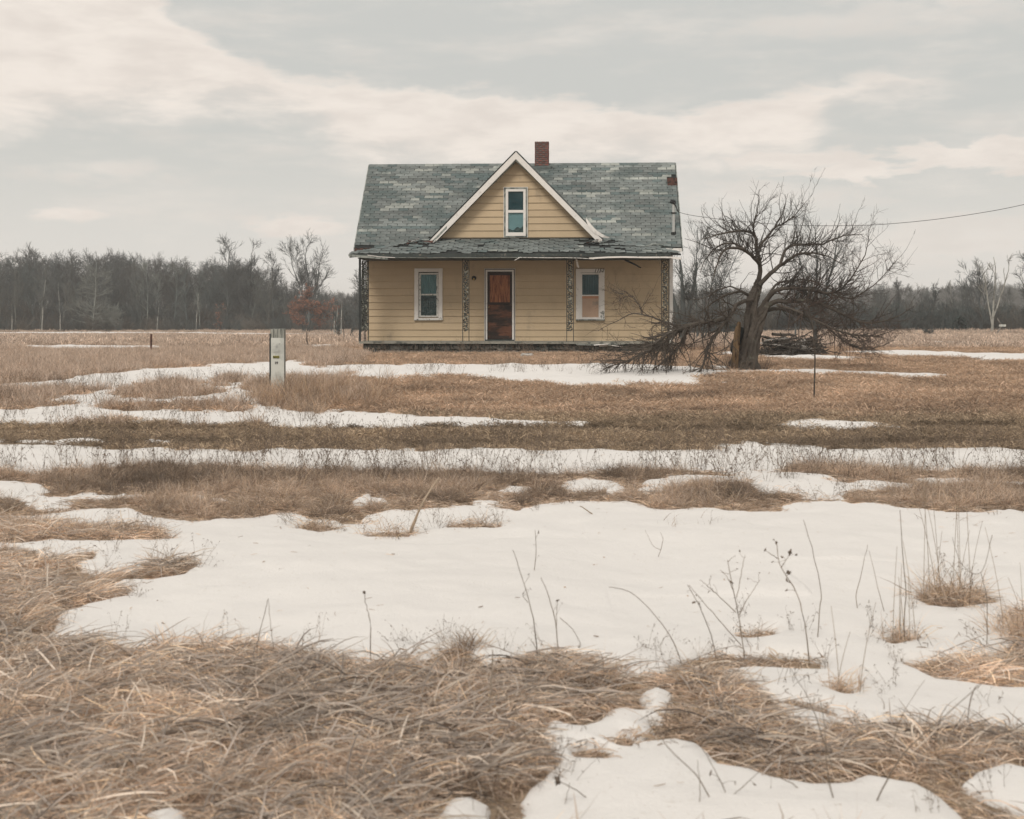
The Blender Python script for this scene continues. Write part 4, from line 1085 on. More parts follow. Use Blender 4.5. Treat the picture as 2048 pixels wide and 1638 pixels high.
# soffit strip behind the rake board
for s in (-1, 1):
    P = [(xc, ZA-.16*math.sqrt(1+GM*GM)), (xc, ZA-.19*math.sqrt(1+GM*GM)), (xc+s*(hw-.05), zb-.02), (xc+s*(hw-.05), zb+.03)]
    child('soffit', prism(P if s > 0 else P[::-1], gy+.001, WY+.02).mesh('soffit', M_greytrim), g_roof)
# torn flashing at the foot of the right rake
xa = xc+hw
b = MB(); P = np.array([(xa-.52, gy-.02, zb+.62), (xa-.44, gy-.05, zb+.42), (xa-.27, gy-.06, zb+.22), (xa-.02, gy-.05, zb+.08), (xa+.16, gy, zb+.06)])
b.add(np.concatenate([P, P+[(.02,0,.06),(.09,0,.05),(.10,0,.06),(.08,0,.06),(.05,0,.03)], P+[(.02,.02,.06),(.09,.02,.05),(.10,.02,.06),(.08,.02,.06),(.05,.02,.03)]]), [(i+k, i+1+k, i+6+k, i+5+k) for i in range(4) for k in (0, 5)])
child('torn_flashing', b.mesh('torn_flashing', M_white), g_roof)

# porch roof: a front plane with hipped ends
PE = -.36; pz = hz(508.0, PE); PT = WY; ptz = hz(479.5, WY)
a0, a1 = hx(698, PE), hx(1362, PE); t0, t1 = hx(850, WY), hx(1222, WY)
vp = np.array([0, PT-PE, ptz-pz]); LP = np.linalg.norm(vp)
pr = MB()
TL, TR = np.array([t0, PT, ptz]), np.array([t1, PT, ptz]); BL, BR = np.array([a0, PE, pz]), np.array([a1, PE, pz]); KL, KR = np.array([a0, PT+.1, pz+.06]), np.array([a1, PT+.1, pz+.10])
pr.add([BL, BR, TR, TL, KL, KR, BL-[0,0,.05], BR-[0,0,.05], KL-[0,0,.05], KR-[0,0,.05]], [(0,1,2,3), (0,6,7,1), (0,4,8,6), (1,7,9,5), (6,8,9,7)], [(0,3,4), (1,5,2)])
proof = child('porch_roof', pr.mesh('porch_roof', M_under), house)
def in_porch(a, b_):
    f = b_/LP; x = a0+a
    if b_ > LP-.02: return False
    if x < a0+(t0-a0)*f-.02 or x > a1+(t1-a1)*f+.02: return False
    for (cx, cf, rx, rf) in [(hx(842, .6), .72, .55, .17), (hx(858, .9), .5, .18, .14), (hx(1196, .5), .78, .62, .20), (hx(1180, .3), .5, .32, .10), (hx(1215, 0), .42, .3, .08), (hx(800, .3), .48, .25, .07)]:
        if ((x-cx)/rx)**2+((f-cf)/rf)**2 < 1: return False
    if b_ < .19 and (hx(885, PE) < x < hx(1178, PE)) : return RNG.uniform() < .12
    if RNG.uniform() < .055: return False
    return True
rest = lay_shingles(BL+[0,0,.003], (1,0,0), vp, a1-a0, LP, .185, in_porch, n_parts=240, roof=proof, rough=3.6, gap=.03, light=lambda a, b_: float(np.clip(1.12+.4*fbm(np.array([a]), np.array([b_*3]), 1.3, 2)[0], .6, 1.8)))
if rest.V: child('shingles', rest.mesh('shingles', M_shingle), proof, kind='stuff')
# hip end coverings
for (A, B_, T__) in [(BL, KL, TL), (BR, KR, TR)]:
    b = MB()
    for k in range(9):
        f0, f1 = k/9, (k+1.15)/9
        P0, P1 = A+(T__-A)*f0, B_+(T__-B_)*f0; P2, P3 = B_+(T__-B_)*min(f1, 1), A+(T__-A)*min(f1, 1)
        c = SHV[RNG.integers(0, 26)]
        up = np.array([0, 0, .02])
        b.add([P0+up, P1+up, P2+up*.5, P3+up*.5], [(0,1,2,3)], col=c)
    child('hip_course', b.mesh('hip_course', M_shingle), proof)
    # hip caps along the diagonal
    b = MB()
    for k in range(14):
        p = A+(T__-A)*(k/14); q = A+(T__-A)*((k+1.3)/14); c = SHV[RNG.integers(0, 26)]
        b.add([p+[-.1,0,.02], p+[.1,-.02,.02], q+[.1,-.02,.035], q+[-.1,0,.035], p+[0,0,.045], q+[0,0,.06]], [(0,4,5,3),(4,1,2,5)], col=c*RNG.uniform(.7, 1.2))
    child('hip_cap', b.mesh('hip_cap', M_shingle), proof)
# torn and lifted pieces round the two holes
def junk(cx, cy, cz, n, sx, parent, mats, sz=(.1, .32), zr=.1):
    for i in range(n):
        L, w_ = RNG.uniform(*sz), RNG.uniform(.03, .12)
        b = MB().box(-L/2, L/2, -w_/2, w_/2, 0, RNG.uniform(.006, .02), jit=.008, col=SHV[RNG.integers(0, 26)])
        child('torn_piece', b.mesh('torn_piece', mats[i % len(mats)]), parent, loc=(cx+RNG.uniform(-sx, sx), cy+RNG.uniform(-.15, .15), cz+RNG.uniform(0, zr)), rot=(RNG.normal(.2, .25), RNG.normal(0, .22), RNG.normal(0, .5)))
pzf = lambda ly: pz+(ptz-pz)*(ly-PE)/(PT-PE)
junk(hx(842, .8), .85, pzf(.85)+.03, 14, .45, proof, [M_shingle, M_rust, M_shingle, M_shingle, M_white])
junk(hx(1200, .8), .8, pzf(.8)+.03, 18, .55, proof, [M_shingle, M_rust, M_shingle, M_white, M_shingle, M_under])
junk(hx(1290, .6), .5, pzf(.5)-.02, 9, .7, proof, [M_shingle, M_greytrim], (.2, .6))
junk(hx(760, .3), .3, pzf(.3)-.18, 8, .6, proof, [M_shingle, M_shingle, M_greytrim], (.2, .5))
for (px, py, rw, rh, yy) in [(848, 489, .42, .08, .9), (1203, 486, .42, .13, .95), (1182, 497, .30, .05, .35), (1212, 496, .16, .04, .35), (815, 494, .16, .03, .7)]:
    n = 11; th = np.linspace(0, 2*PI, n, endpoint=False); rr = RNG.uniform(.65, 1.15, n); c0 = np.array([hx(px, yy), yy, pzf(yy)+.022])
    V = [c0+np.array([1,0,0])*rw*rr[i]*math.cos(th[i])+unit(vp)*rh*2.6*rr[i]*math.sin(th[i]) for i in range(n)]
    V2 = [v-np.array([0,0,.03]) for v in V]
    b = MB().add(V+V2, [(i, (i+1) % n, n+(i+1) % n, n+i) for i in range(n)], [(0, i, i+1) for i in range(1, n-1)])
    child('dark_hole_patch', b.mesh('dark_hole_patch', M_under if py != 490 else M_rust), proof)  # near-black patch paints in the darkness inside a roof hole
# ragged dark edge board, pale drip edge, ceiling
n = 60; xs = np.linspace(a0+.02, a1-.3, n); b = MB()
zt_ = pz+.010+RNG.normal(0, .008, n); zb2 = hz(514.0, PE)+RNG.normal(0, .010, n)
yy = PE-.02+RNG.normal(0, .006, n)
b.add(np.concatenate([np.c_[xs, yy, zt_], np.c_[xs, yy, zb2], np.c_[xs, yy+.04, zb2], np.c_[xs, yy+.04, zt_]]), [(i+k*n, i+1+k*n, i+1+(k+1)*n, i+(k+1)*n) for k in range(3) for i in range(n-1)])
child('edge_board', b.mesh('edge_board', M_fascia), proof)
def strip(pxs, pys, th, m, lab=None, y=PE-.03, name='drip_edge'):
    V = []; n = len(pxs)
    for i in range(n):
        x, z = H(pxs[i], pys[i], y); t = th*F and th
        V += [(x, y, z), (x, y, z-t), (x, y+.03, z-t), (x, y+.03, z)]
    Q = [(4*i+k, 4*i+4+k, 4*i+4+(k+1) % 4, 4*i+(k+1) % 4) for i in range(n-1) for k in range(4)]+[(3,2,1,0), (4*n-4, 4*n-3, 4*n-2, 4*n-1)]
    child(name, MB().add(V, Q).mesh(name, m), proof, label=lab)
strip([735, 800, 850, 900, 960, 1024, 1035], [515, 514.5, 515.2, 514.6, 514.9, 514.4, 514.6], .015, M_greytrim)
strip([1036, 1100, 1130, 1160, 1188], [514.2, 514.9, 514.6, 515.4, 517.5], .018, M_peel)
strip([1178, 1215, 1245, 1290, 1330, 1345], [515.2, 513.0, 512.4, 513.2, 513.0, 513.4], .045, M_white)
strip([1345, 1362], [513.4, 515], .06, M_white)
strip([1029, 1041], [520, 513.5], .018, M_white, 'pale splinter hanging off the porch eave', name='splinter')
strip([697, 720, 745, 775], [508, 510.5, 512, 514.5], .07, M_greytrim, 'bare grey board at the drooping left corner', PE-.04, 'corner_board')
strip([735, 760, 790], [509.5, 513, 514.6], .018, M_white, None, PE-.055, 'splinter')
child('porch_ceiling', MB().box(a0+.25, a1-.25, PE+.06, WY-.01, hz(516, PE), hz(514.6, PE)).mesh('porch_ceiling', M_fascia), proof)
child('porch_beam', MB().box(a0+.3, a1-.25, -.02, .08, hz(516.8, 0), hz(515.2, 0), jit=.003).mesh('porch_beam', M_siding), proof)
b = MB(); x, z = H(1151, 518, .1); x2, z2 = H(1156, 536, .1)
b.add([(x-.0, .1, z), (x+.05, .1, z), (x2+.035, .1, z2), (x2-.03, .1, z2+.04), (x, .12, z), (x+.05, .12, z), (x2+.035, .12, z2), (x2-.03, .12, z2+.04)], [(0,3,2,1),(4,5,6,7),(0,1,5,4),(1,2,6,5),(2,3,7,6),(3,0,4,7)])
child('hanging_board', b.mesh('hanging_board', M_white), proof, label='pale board hanging from the porch ceiling beside the right window')
x, z = H(1250, 519, .3); x2, z2 = H(1282, 535.5, .3)
child('hanging_board', MB().tube([(x, .5, z), ((x+x2)/2, .4, (z+z2)/2+.01), (x2, .3, z2)], [.03, .028, .018], 4).mesh('hanging_board', M_black), proof, label='dark broken lath hanging from the porch ceiling at the right')
# chimney with every brick
cx0, cx1 = hx(1070, RY-.2), hx(1097, RY-.2); cz1 = hz(283, RY-.2); cyc = RY+.05; hwc = (cx1-cx0)/2; cxm = (cx0+cx1)/2
ch = child('chimney', MB().box(cx0+.014, cx1-.014, cyc-hwc+.014, cyc+hwc-.014, RZ-.6, cz1-.01).mesh('chimney', M_mortar), house)
rowh = .066; nr = int((cz1-(RZ-.35))/rowh)
bm_ = [MB().box(-.094, .094, -.045, .045, -.026, .026, jit=.003, col=np.array([1,1,1])*s).mesh('brick', M_brick) for s in (.75, .95, 1.15, 1.35, .6)]
for r in range(nr):
    z = cz1-.03-r*rowh; off = (.5 if r % 2 else 0)
    for s in range(4):
        for t, half in ([(-.107, 0), (.107, 0)] if r % 2 else [(-.163, 1), (0, 0), (.163, 1)]):
            a = s*PI/2; px_, py_ = t, -hwc+.035
            X_ = cxm+px_*math.cos(a)-py_*math.sin(a); Y_ = cyc+px_*math.sin(a)+py_*math.cos(a)
            me_ = bm_[RNG.integers(0, 3)+(2 if r > nr*.55 and RNG.uniform() < .7 else 0)-(0)] if r > 1 else bm_[0]
            o_ = child('brick', me_, ch, loc=(X_, Y_, z), rot=(0, 0, a+RNG.normal(0, .01))); o_.scale = (.52 if half else 1.04, 1, 1)
child('flashing', MB().box(cx0-.10, cx1+.10, cyc-hwc-.06, cyc+hwc+.06, RZ-.30, RZ-.08, jit=.02).mesh('flashing', M_shingle), ch)
# service mast on the roof
xm, zm = H(1347, 465, 1.7); 
my = EY+(zm-EZ)/((RZ-EZ)/(RY-EY)); xm, zm = H(1347, 465, my); my = EY+(zm-EZ)/((RZ-EZ)/(RY-EY))-.02
zt = hz(406, my, 1347)
mast = child('service_mast', MB().tube([(xm, my, zm-.1), (xm, my, zt)], .045, 8).mesh('service_mast', M_pipe), house)
child('weatherhead', MB().tube([(xm+.03, my, zt-.03), (xm, my, zt+.05), (xm-.05, my-.02, zt+.06), (xm-.09, my-.04, zt+.0)], [.06, .07, .06, .045], 8).mesh('weatherhead', M_black, True), mast)
child('bracket', MB().box(xm-.09, xm+.09, my-.06, my+.02, zt-.33, zt-.29).mesh('bracket', M_black), mast)
child('mast_foot', MB().tube([(xm, my, zm-.08), (xm, my-.02, zm+.02)], [.11, .07], 10).mesh('mast_foot', M_under), mast)
wire_end = H(1357, 424, my)
b = MB()
for k in range(3):
    b.tube([(xm-.08+.05*k, my-.04, zt), (xm+.02+.03*k, my-.05, zt-.05-.03*k), (xm+.10, my-.03, zt-.16-.04*k), (wire_end[0], my, wire_end[1])], .009, 4)
child('service_wires', b.mesh('service_wires', M_black), mast)
bpy.context.view_layer.update()

# overhead cable out to a pole beyond the picture
def wline(pxs, y0, y1, pw=1.0):
    n = len(pxs); return [at(p[0], p[1], y0+(y1-y0)*((p[0]-pxs[0][0])/(pxs[-1][0]-pxs[0][0]))) for p in pxs]
cp = wline([(1357, 424), (1380, 430), (1440, 438.5), (1520, 446), (1600, 450.5), (1680, 451.5), (1760, 449), (1860, 440), (1960, 426), (2048, 409), (2200, 372), (2400, 310)], 40.4, 30)
q, r = polyline(cp, [.012]*len(cp), 60)
child('power_cable', MB().tube(q, .0075, 5).mesh('power_cable', M_cable), label='thin grey cable sagging from the roof mast out to the right', cat='cable')
pb = at(2400, 310, 30)
b = MB().tube([(pb[0], pb[1], -.3), (pb[0], pb[1], pb[2]+.6)], [.15, .12], 10).mesh('utility_pole', M_deadwood)
child('utility_pole', b, label='wooden utility pole that the roof cable runs to', cat='pole')

# ================================================================== marker post
gx_, gy_ = gnd(556, 788)
def pxh(px, py): return at(px, py, gy_)
P0 = pxh(556, 788); top = pxh(556, 658)
post = empty('marker_post', (P0[0], gy_, float(gz(P0[0], gy_))), .05, label='short grey wooden post with a white numbered plastic cover, in the grass', cat='post')
sc_ = gy_/F; hw_ = 13.6*sc_; hh = (788-658)*sc_
child('post', MB().box(-hw_*.98, hw_*1.0, -hw_, hw_, -.3, hh, jit=.004).mesh('post', M_postwood), post)
cov = child('cover', MB().box(-hw_*.88, hw_*1.03, -hw_-.014, -hw_-.002, 0.0, hh-17.5*sc_, jit=.002).mesh('cover', M_postwhite), post)
child('edge_channel', MB().box(-hw_*1.1, -hw_*.93, -hw_-.010, hw_*.6, -.1, hh-9*sc_, jit=.003).mesh('edge_channel', M_iron), post)
zz = lambda py: (788-py)*sc_; xx_ = lambda px: (px-556)*sc_
lab = child('number_plate', MB().box(xx_(548), xx_(560.8), -hw_-.018, -hw_-.0145, zz(716), zz(711)).mesh('number_plate', M_yellow), post)
me = text_mesh('8503', 6.2*sc_, M_print, 0, 'lettering'); child('lettering', me, lab, loc=(xx_(548.4), -hw_-.0185, zz(715.8)), rot=(PI/2, 0, 0))
me = text_mesh('19', 7.0*sc_, M_print, 0, 'lettering'); child('lettering', me, cov, loc=(xx_(551.0), -hw_-.0165, zz(727.5)), rot=(PI/2, 0, 0))
b = MB()
for (a, c, d_, e) in [(560.2, 561.8, 686, 689.2), (553.4, 557, 691, 692), (553.2, 557.4, 692.8, 694), (553.6, 557, 694.8, 695.6), (549, 561, 704, 704.5), (551, 561.5, 702, 702.4), (559.5, 560.3, 698, 707)]:
    b.box(xx_(a), xx_(c), -hw_-.0165, -hw_-.0142, zz(e), zz(d_))
child('faded_print', b.mesh('faded_print', M_faint), cov)
# iron stake at the left
sx_, sy_ = gnd(302, 707); s0 = at(302, 707, sy_); s1 = at(303, 668, sy_)
child('iron_stake', MB().box(-.028, .028, -.01, .01, -.2, s1[2]-s0[2]).mesh('iron_stake', M_rust), loc=(s0[0], sy_, float(gz(s0[0], sy_))), rot=(0, .015, .2), label='short dark rusty iron stake standing alone in the left field', cat='stake')
sx_, sy_ = gnd(621, 697); s0 = at(621, 697, sy_)
child('broken_stick', MB().tube([(0, 0, -.1), (-.07, 0, .08), (-.12, 0, .25), (-.12, 0, .55)], [.02, .018, .02, .014], 5).mesh('broken_stick', M_bark), loc=(s0[0], sy_, float(gz(s0[0], sy_))), label='thin dark crooked stick in the field behind the numbered post', cat='stick')
# pale rock and cane before the foundation
rx_, ry_ = gnd(1054, 716); 
child('rock', rock_mesh(.17, .12, .10, 5, M_deadwood, 'rock', 9, 1.6), loc=(rx_, ry_, float(gz(rx_, ry_))+.03), label='pale rounded rock in the weeds before the porch foundation', cat='rock')
# railway line at the right
rw = empty('railway_track', (60, 100, float(gz(60, 100))), .0, label='dark railway track along the foot of the distant woods', cat='railway')
for yy_ in (-.75, .75):
    child('rail', MB().box(-52, 160, yy_-.04, yy_+.04, .02, .22).mesh('rail', M_rail), rw)
bpy.context.view_layer.update()

# ================================================================== trees
def tree_parts(Ht, seed, form='round', r0=.13, n1=16, n2=70, n3=300, n4=800, spread=1., rmin=.010, tint=(1,1,1), leaves=0, first=.25):
    """bare tree: returns (trunk mesh builder, crown mesh builder)"""
    g = np.random.default_rng(seed)
    K = 9; P = np.zeros((1, K, 3)); P[0, :, 2] = np.linspace(-.3, Ht*.86, K)
    P[0, :, :2] += np.cumsum(g.normal(0, .012*Ht, (K, 2)), 0)*np.linspace(0, 1, K)[:, None]; 
    R0 = np.linspace(r0, r0*.18, K)[None]
    stems = [P]; Rs = [R0]
    if form == 'forked':
        P2 = P.copy(); P2[0, 3:, 0] += np.linspace(.05, .22, K-3)*Ht*.8; P2[0, 3:, 2] *= .95; stems.append(P2); Rs.append(R0*.85)
        P3 = P.copy(); P3[0, 2:, 0] -= np.linspace(.03, .20, K-2)*Ht*.8; P3[0, 3:, 2] *= .9; stems.append(P3); Rs.append(R0*.75)
    if form == 'clump':
        for q in range(4):
            P2 = P.copy(); a = g.uniform(0, 2*PI); P2[0, :, 0] += np.linspace(.0, .32, K)*Ht*math.cos(a)+.15*math.cos(a); P2[0, :, 1] += np.linspace(0, .3, K)*Ht*math.sin(a); P2[0, :, 2] *= g.uniform(.6, .95); stems.append(P2); Rs.append(R0*g.uniform(.5, .9))
    P = np.concatenate(stems); R0 = np.concatenate(Rs)
    if form == 'cone':
        a1, up1, l1, lt = (1.15, 1.5), .02, (.36*Ht*spread, .42*Ht*spread), .80
    elif form == 'narrow': a1, up1, l1, lt = (.3, .6), .25, (.16*Ht*spread, .26*Ht*spread), .45
    else: a1, up1, l1, lt = (.45, .95), .22, (.26*Ht*spread, .42*Ht*spread), .5
    P1, R1 = grow(P, R0, n1*len(P), l1, a1, 6, up1, .10, .5, first, .3, g, lt)
    if form == 'cone': P1[:, :, 2] -= 0
    P2, R2 = grow(P1, R1, n2*len(P), (.10*Ht, .18*Ht), (.35, .8), 5, .10 if form != 'cone' else .02, .12, .55, .15, .35, g, .4, rmin)
    P3, R3 = grow(P2, R2, n3*len(P), (.05*Ht, .11*Ht), (.3, .8), 4, .08, .14, .6, .1, .5, g, .3, rmin*.9)
    tb = MB().tubes(P, R0, 7, tint)
    cb = MB().tubes(P1, R1, 4, tint).tubes(P2, R2, 3, tint).tubes(P3, R3, 3, np.array(tint)*1.0)
    ends = P3
    if n4:
        P4, R4 = grow(P3, R3, n4*len(P), (.025*Ht, .07*Ht), (.3, .8), 3, .06, .1, .7, .1, .6, g, .2, rmin*.8)
        cb.tubes(P4, R4, 3, np.array(tint)*1.05); ends = P4
    if leaves:
        m = leaves; i = g.integers(0, len(ends), m); j = g.integers(0, ends.shape[1], m)
        c = ends[i, j]+g.normal(0, .05, (m, 3)); e1 = g.normal(size=(m, 3)); e1 /= np.linalg.norm(e1, axis=1)[:, None]; e2 = np.cross(e1, g.normal(size=(m, 3))); e2 /= np.linalg.norm(e2, axis=1)[:, None]
        s_ = g.uniform(.045, .085, m)[:, None]
        V = np.stack([c-e1*s_, c+e2*s_*.5, c+e1*s_, c-e2*s_*.5], 1).reshape(-1, 3)
        lb = MB().add(V, np.arange(4*m).reshape(-1, 4), col=np.repeat(g.uniform(.5, 1.5, (m, 1))*np.array([[1, 1, 1]]), 4, axis=0))
        return tb, cb, lb
    return tb, cb, None
TREEC = {}
def tree(px, pyt, Y, form, label, seed, mat_t=None, mat_c=None, group=None, spread=1., cat='tree', pyb=None, n=(16, 70, 260, 600), r0=None, leaves=0, tint=(1,1,1), rmin=.012, dz=0, name='bare_tree', first=.25, sx=1.):
    x = (px-1024)/F*Y; z0 = float(gz(x, Y)); Ht = (CZ+(HY-pyt)/F*Y-z0)
    key = (form, seed, spread)
    tb, cb, lb = tree_parts(Ht, seed, form, r0 or Ht*.014, *n, spread=spread, rmin=rmin*Y/100, tint=tint, leaves=leaves, first=first)
    top = max(v[:, 2].max() for v in cb.V+tb.V); s = Ht/top
    t = empty(name, (x, Y, z0), 0, label=label, cat=cat, group=group); t.scale = (s*sx, s*sx, s)
    child('trunk', tb.mesh('trunk', mat_t or M_woods, True), t)
    child('crown', cb.mesh('crown', mat_c or M_woods, True), t)
    if lb: child('leaves', lb.mesh('leaves', M_leaf), t)
    return t

# the mass of the woods: many copies of a dozen bare trees with brush under them
wp = []
for k in range(10):
    f = ['round', 'narrow', 'round', 'forked', 'narrow', 'round', 'narrow', 'round', 'forked', 'narrow'][k]
    tb, cb, _ = tree_parts(9.5, 40+k, f, .12, 12, 60, 260, 420 if f != 'forked' else 150, rmin=.016, tint=[(1,1,1), (1.25,1.2,1.15), (.8,.85,.85), (1.1,1.0,.95)][k % 4])
    for V, Q, C_ in zip(cb.V, cb.Q, cb.C): pass
    b = MB(); 
    off = 0
    for V, Q, C_ in zip(tb.V, tb.Q, tb.C): b.add(V, Q, col=C_)
    n0 = 0
    for V, Q, C_ in zip(cb.V, cb.Q, cb.C): b.add(V, Q-n0, col=C_); n0 += len(V)
    wp.append(b.mesh('woods_tree', M_woods, True))
brp = []
for k in range(4):
    g = np.random.default_rng(80+k); nst = 26; P = np.zeros((nst, 5, 3)); a = g.uniform(0, 2*PI, nst); tl = g.uniform(.1, .9, nst); h = g.uniform(.8, 2.2, nst)
    u = np.linspace(0, 1, 5)
    P[:, :, 0] = (np.cos(a)*tl*h)[:, None]*u+g.normal(0, .5, nst)[:, None]; P[:, :, 1] = (np.sin(a)*tl*h)[:, None]*u+g.normal(0, .5, nst)[:, None]; P[:, :, 2] = h[:, None]*u**.8-.1
    R_ = np.full((nst, 5), .02)*np.linspace(1, .6, 5)
    P2, R2 = grow(P, R_, 240, (.3, .8), (.3, .9), 4, .1, .15, .8, .1, .6, g, .2, .012)
    P3, R3 = grow(P2, R2, 500, (.15, .4), (.3, .9), 3, .1, .15, .8, .1, .6, g, .2, .012)
    c_ = [(.9,.95,.95), (1.5,1.25,1.1), (1.1,1.05,1.0), (.7,.8,.8)][k]
    brp.append(MB().tubes(P, R_, 3, c_).tubes(P2, R2, 3, c_).tubes(P3, R3, 3, c_).mesh('brush_kind', M_woods, True))
g = np.random.default_rng(5)
def wood_top(px):   # tree-top rows seen in the photo
    return np.interp(px, [-400, 0, 60, 150, 230, 300, 380, 420, 480, 540, 600, 680, 740], [500, 512, 505, 518, 512, 520, 530, 520, 530, 555, 570, 590, 575])
n = 540; Yw = g.uniform(158, 205, n); pxw = g.uniform(-420, 745, n); xw = (pxw-1024)/F*Yw
Ht = CZ+(HY-wood_top(pxw)-g.uniform(-6, 22, n))/F*Yw-gz(xw, Yw)
Ht *= np.where(g.uniform(0, 1, n) < .25, g.uniform(.5, .85, n), 1)
idx = g.integers(0, 10, n)
scatter('woods', np.c_[xw, Yw, gz(xw, Yw)], np.c_[g.normal(0, .03, (n, 2)), g.uniform(-PI, PI, n)], Ht/9.3, idx, wp, 'dense bare woods along the far left edge of the field')
n = 1250; Yw = g.uniform(345, 430, n); pxw = g.uniform(640, 2700, n); xw = (pxw-1024)/F*Yw
tp = np.interp(pxw, [640, 1300, 1500, 1800, 2048, 2700], [588, 585, 580, 577, 572, 560])
Ht = CZ+(HY-tp-g.uniform(-3, 9, n))/F*Yw-gz(xw, Yw)
scatter('far_woods', np.c_[xw, Yw, gz(xw, Yw)], np.c_[g.normal(0, .03, (n, 2)), g.uniform(-PI, PI, n)], Ht/9.3, g.integers(0, 10, n), wp, 'long low band of bare woods on the horizon at the right')
n = 620; Yw = g.uniform(102, 135, n); pxw = g.uniform(1180, 2500, n); xw = (pxw-1024)/F*Yw
kb = g.uniform(0, 1, n) < np.interp(pxw, [1180, 1400, 1800, 2500], [.8, .9, 1, 1])
s_b = g.uniform(.5, 1.15, n)
n2 = 700; Y2 = g.uniform(150, 166, n2); p2 = g.uniform(-420, 760, n2); x2 = (p2-1024)/F*Y2
X_ = np.concatenate([xw[kb], x2]); Y_ = np.concatenate([Yw[kb], Y2]); S_ = np.concatenate([s_b[kb], g.uniform(.5, 1.5, n2)])
scatter('undergrowth', np.c_[X_, Y_, gz(X_, Y_)], np.c_[g.normal(0, .1, (len(X_), 2)), g.uniform(-PI, PI, len(X_))], S_, g.integers(0, 4, len(X_)), brp, 'bare brush along the foot of the woods')
# thin middle woods at the right, closer than the horizon band
n = 70; Yw = g.uniform(125, 190, n); pxw = np.concatenate([g.uniform(1360, 1500, 14), g.uniform(1700, 1960, 26), g.uniform(1900, 2300, 30)]); xw = (pxw-1024)/F*Yw
Ht = CZ+(HY-g.uniform(560, 610, n))/F*Yw-gz(xw, Yw)
scatter('thin_woods', np.c_[xw, Yw, gz(xw, Yw)], np.c_[g.normal(0, .05, (n, 2)), g.uniform(-PI, PI, n)], Ht/9.3, g.integers(0, 10, n), wp, 'thin young trees before the horizon woods at the right')

n = 50; Yw = g.uniform(146, 157, n); pxw = g.uniform(-300, 700, n); xw = (pxw-1024)/F*Yw
edge = []
for k in range(6):
    tb, cb, _ = tree_parts(9.5, 140+k, ['round', 'narrow', 'forked', 'narrow', 'round', 'narrow'][k], .10, 11, 45, 150, 200, rmin=.017, tint=[(2.0,1.95,1.8), (1.5,1.4,1.3), (1.3,1.4,1.4)][k % 3], first=.3)
    b = MB()
    for V, Q, C_ in zip(tb.V, tb.Q, tb.C): b.add(V, Q, col=C_)
    n0 = 0
    for V, Q, C_ in zip(cb.V, cb.Q, cb.C): b.add(V, Q-n0, col=C_); n0 += len(V)
    edge.append(b.mesh('edge_tree', M_woods, True))
Ht = (CZ+(HY-wood_top(pxw))/F*Yw-gz(xw, Yw))*g.uniform(.6, .98, n)
scatter('woods_edge', np.c_[xw, Yw, gz(xw, Yw)], np.c_[g.normal(0, .07, (n, 2)), g.uniform(-PI, PI, n)], Ht/9.3, g.integers(0, 6, n), edge, 'paler bare saplings along the edge of the left woods')
n = 190; Yw = g.uniform(136, 152, n); pxw = g.uniform(-350, 745, n); xw = (pxw-1024)/F*Yw
scatter('woods_brush', np.c_[xw, Yw, gz(xw, Yw)], np.c_[g.normal(0, .15, (n, 2)), g.uniform(-PI, PI, n)], g.uniform(.25, .85, n), g.integers(0, 3, n), brp[:3], 'pale brown brush straggling out from the foot of the left woods')
GL = 'bare trees along the left woods'
tree(455, 463, 152, 'round', 'tall bare tree with rounded crown rising above the left woods', 201, group=GL, spread=.75, n=(26, 120, 520, 1500), first=.35)
tree(500, 472, 154, 'narrow', 'slim bare tree close beside the tall rounded one', 202, group=GL, spread=1.1)
tree(618, 455, 140, 'forked', 'tall bare tree with three upright stems above the rust leaved oak', 203, group=GL, spread=.7, n=(12, 60, 240, 560), first=.3)
tree(545, 496, 150, 'narrow', 'slender bare tree between the rounded and the three stemmed trees', 204, group=GL, spread=1.4)
tree(186, 520, 138, 'cone', 'conical bare tree with level boughs down to the ground', 205, group=GL, spread=.95, n=(60, 200, 700, 900), tint=(2.0,1.9,1.75), first=.1)
tree(722, 535, 120, 'round', 'spreading bare tree partly hidden by the left end of the house', 206, group=GL, spread=1.1)
for i, (px, pyt, Y, lab, sd_) in enumerate([(121, 545, 136, 'pale trunked birch leaning right of the conical tree', 211), (84, 560, 137, 'pale thin birch standing among dark trunks at the far left', 212), (24, 590, 135, 'pale leaning sapling at the left edge of the woods', 213),
     (392, 560, 140, 'pale straight trunk between the conical and the rounded tree', 214), (503, 640, 141, 'short pale crooked trunk at the foot of the woods', 215), (314, 600, 139, 'pale slim trunk just behind the iron stake', 216)]):
    tree(px, pyt, Y, 'narrow', lab.replace('leaning right', 'leaning left'), sd_, mat_t=M_birch, group='pale trunks at the woods edge', spread=.9, n=(8, 30, 90, 150), r0=.07, name='birch_tree')
for i, (px, pyt, lab) in enumerate([(682, 600, 'tallest of three bare white poles beside the oak'), (668, 622, 'shorter white pole left of the tallest'), (673, 612, 'middle white pole of the three')]):
    x = (px-1024)/F*112; z0 = float(gz(x, 112)); h = CZ+(HY-pyt)/F*112-z0
    b = MB().tube([(0, 0, -.2), (.03, 0, h*.5), (.10, 0, h)], [.05, .045, .03], 6)
    child('dead_pole_tree', b.mesh('dead_pole_tree', M_birch, True), loc=(x, 112, z0), label=lab, cat='dead tree', group='white dead trunks')
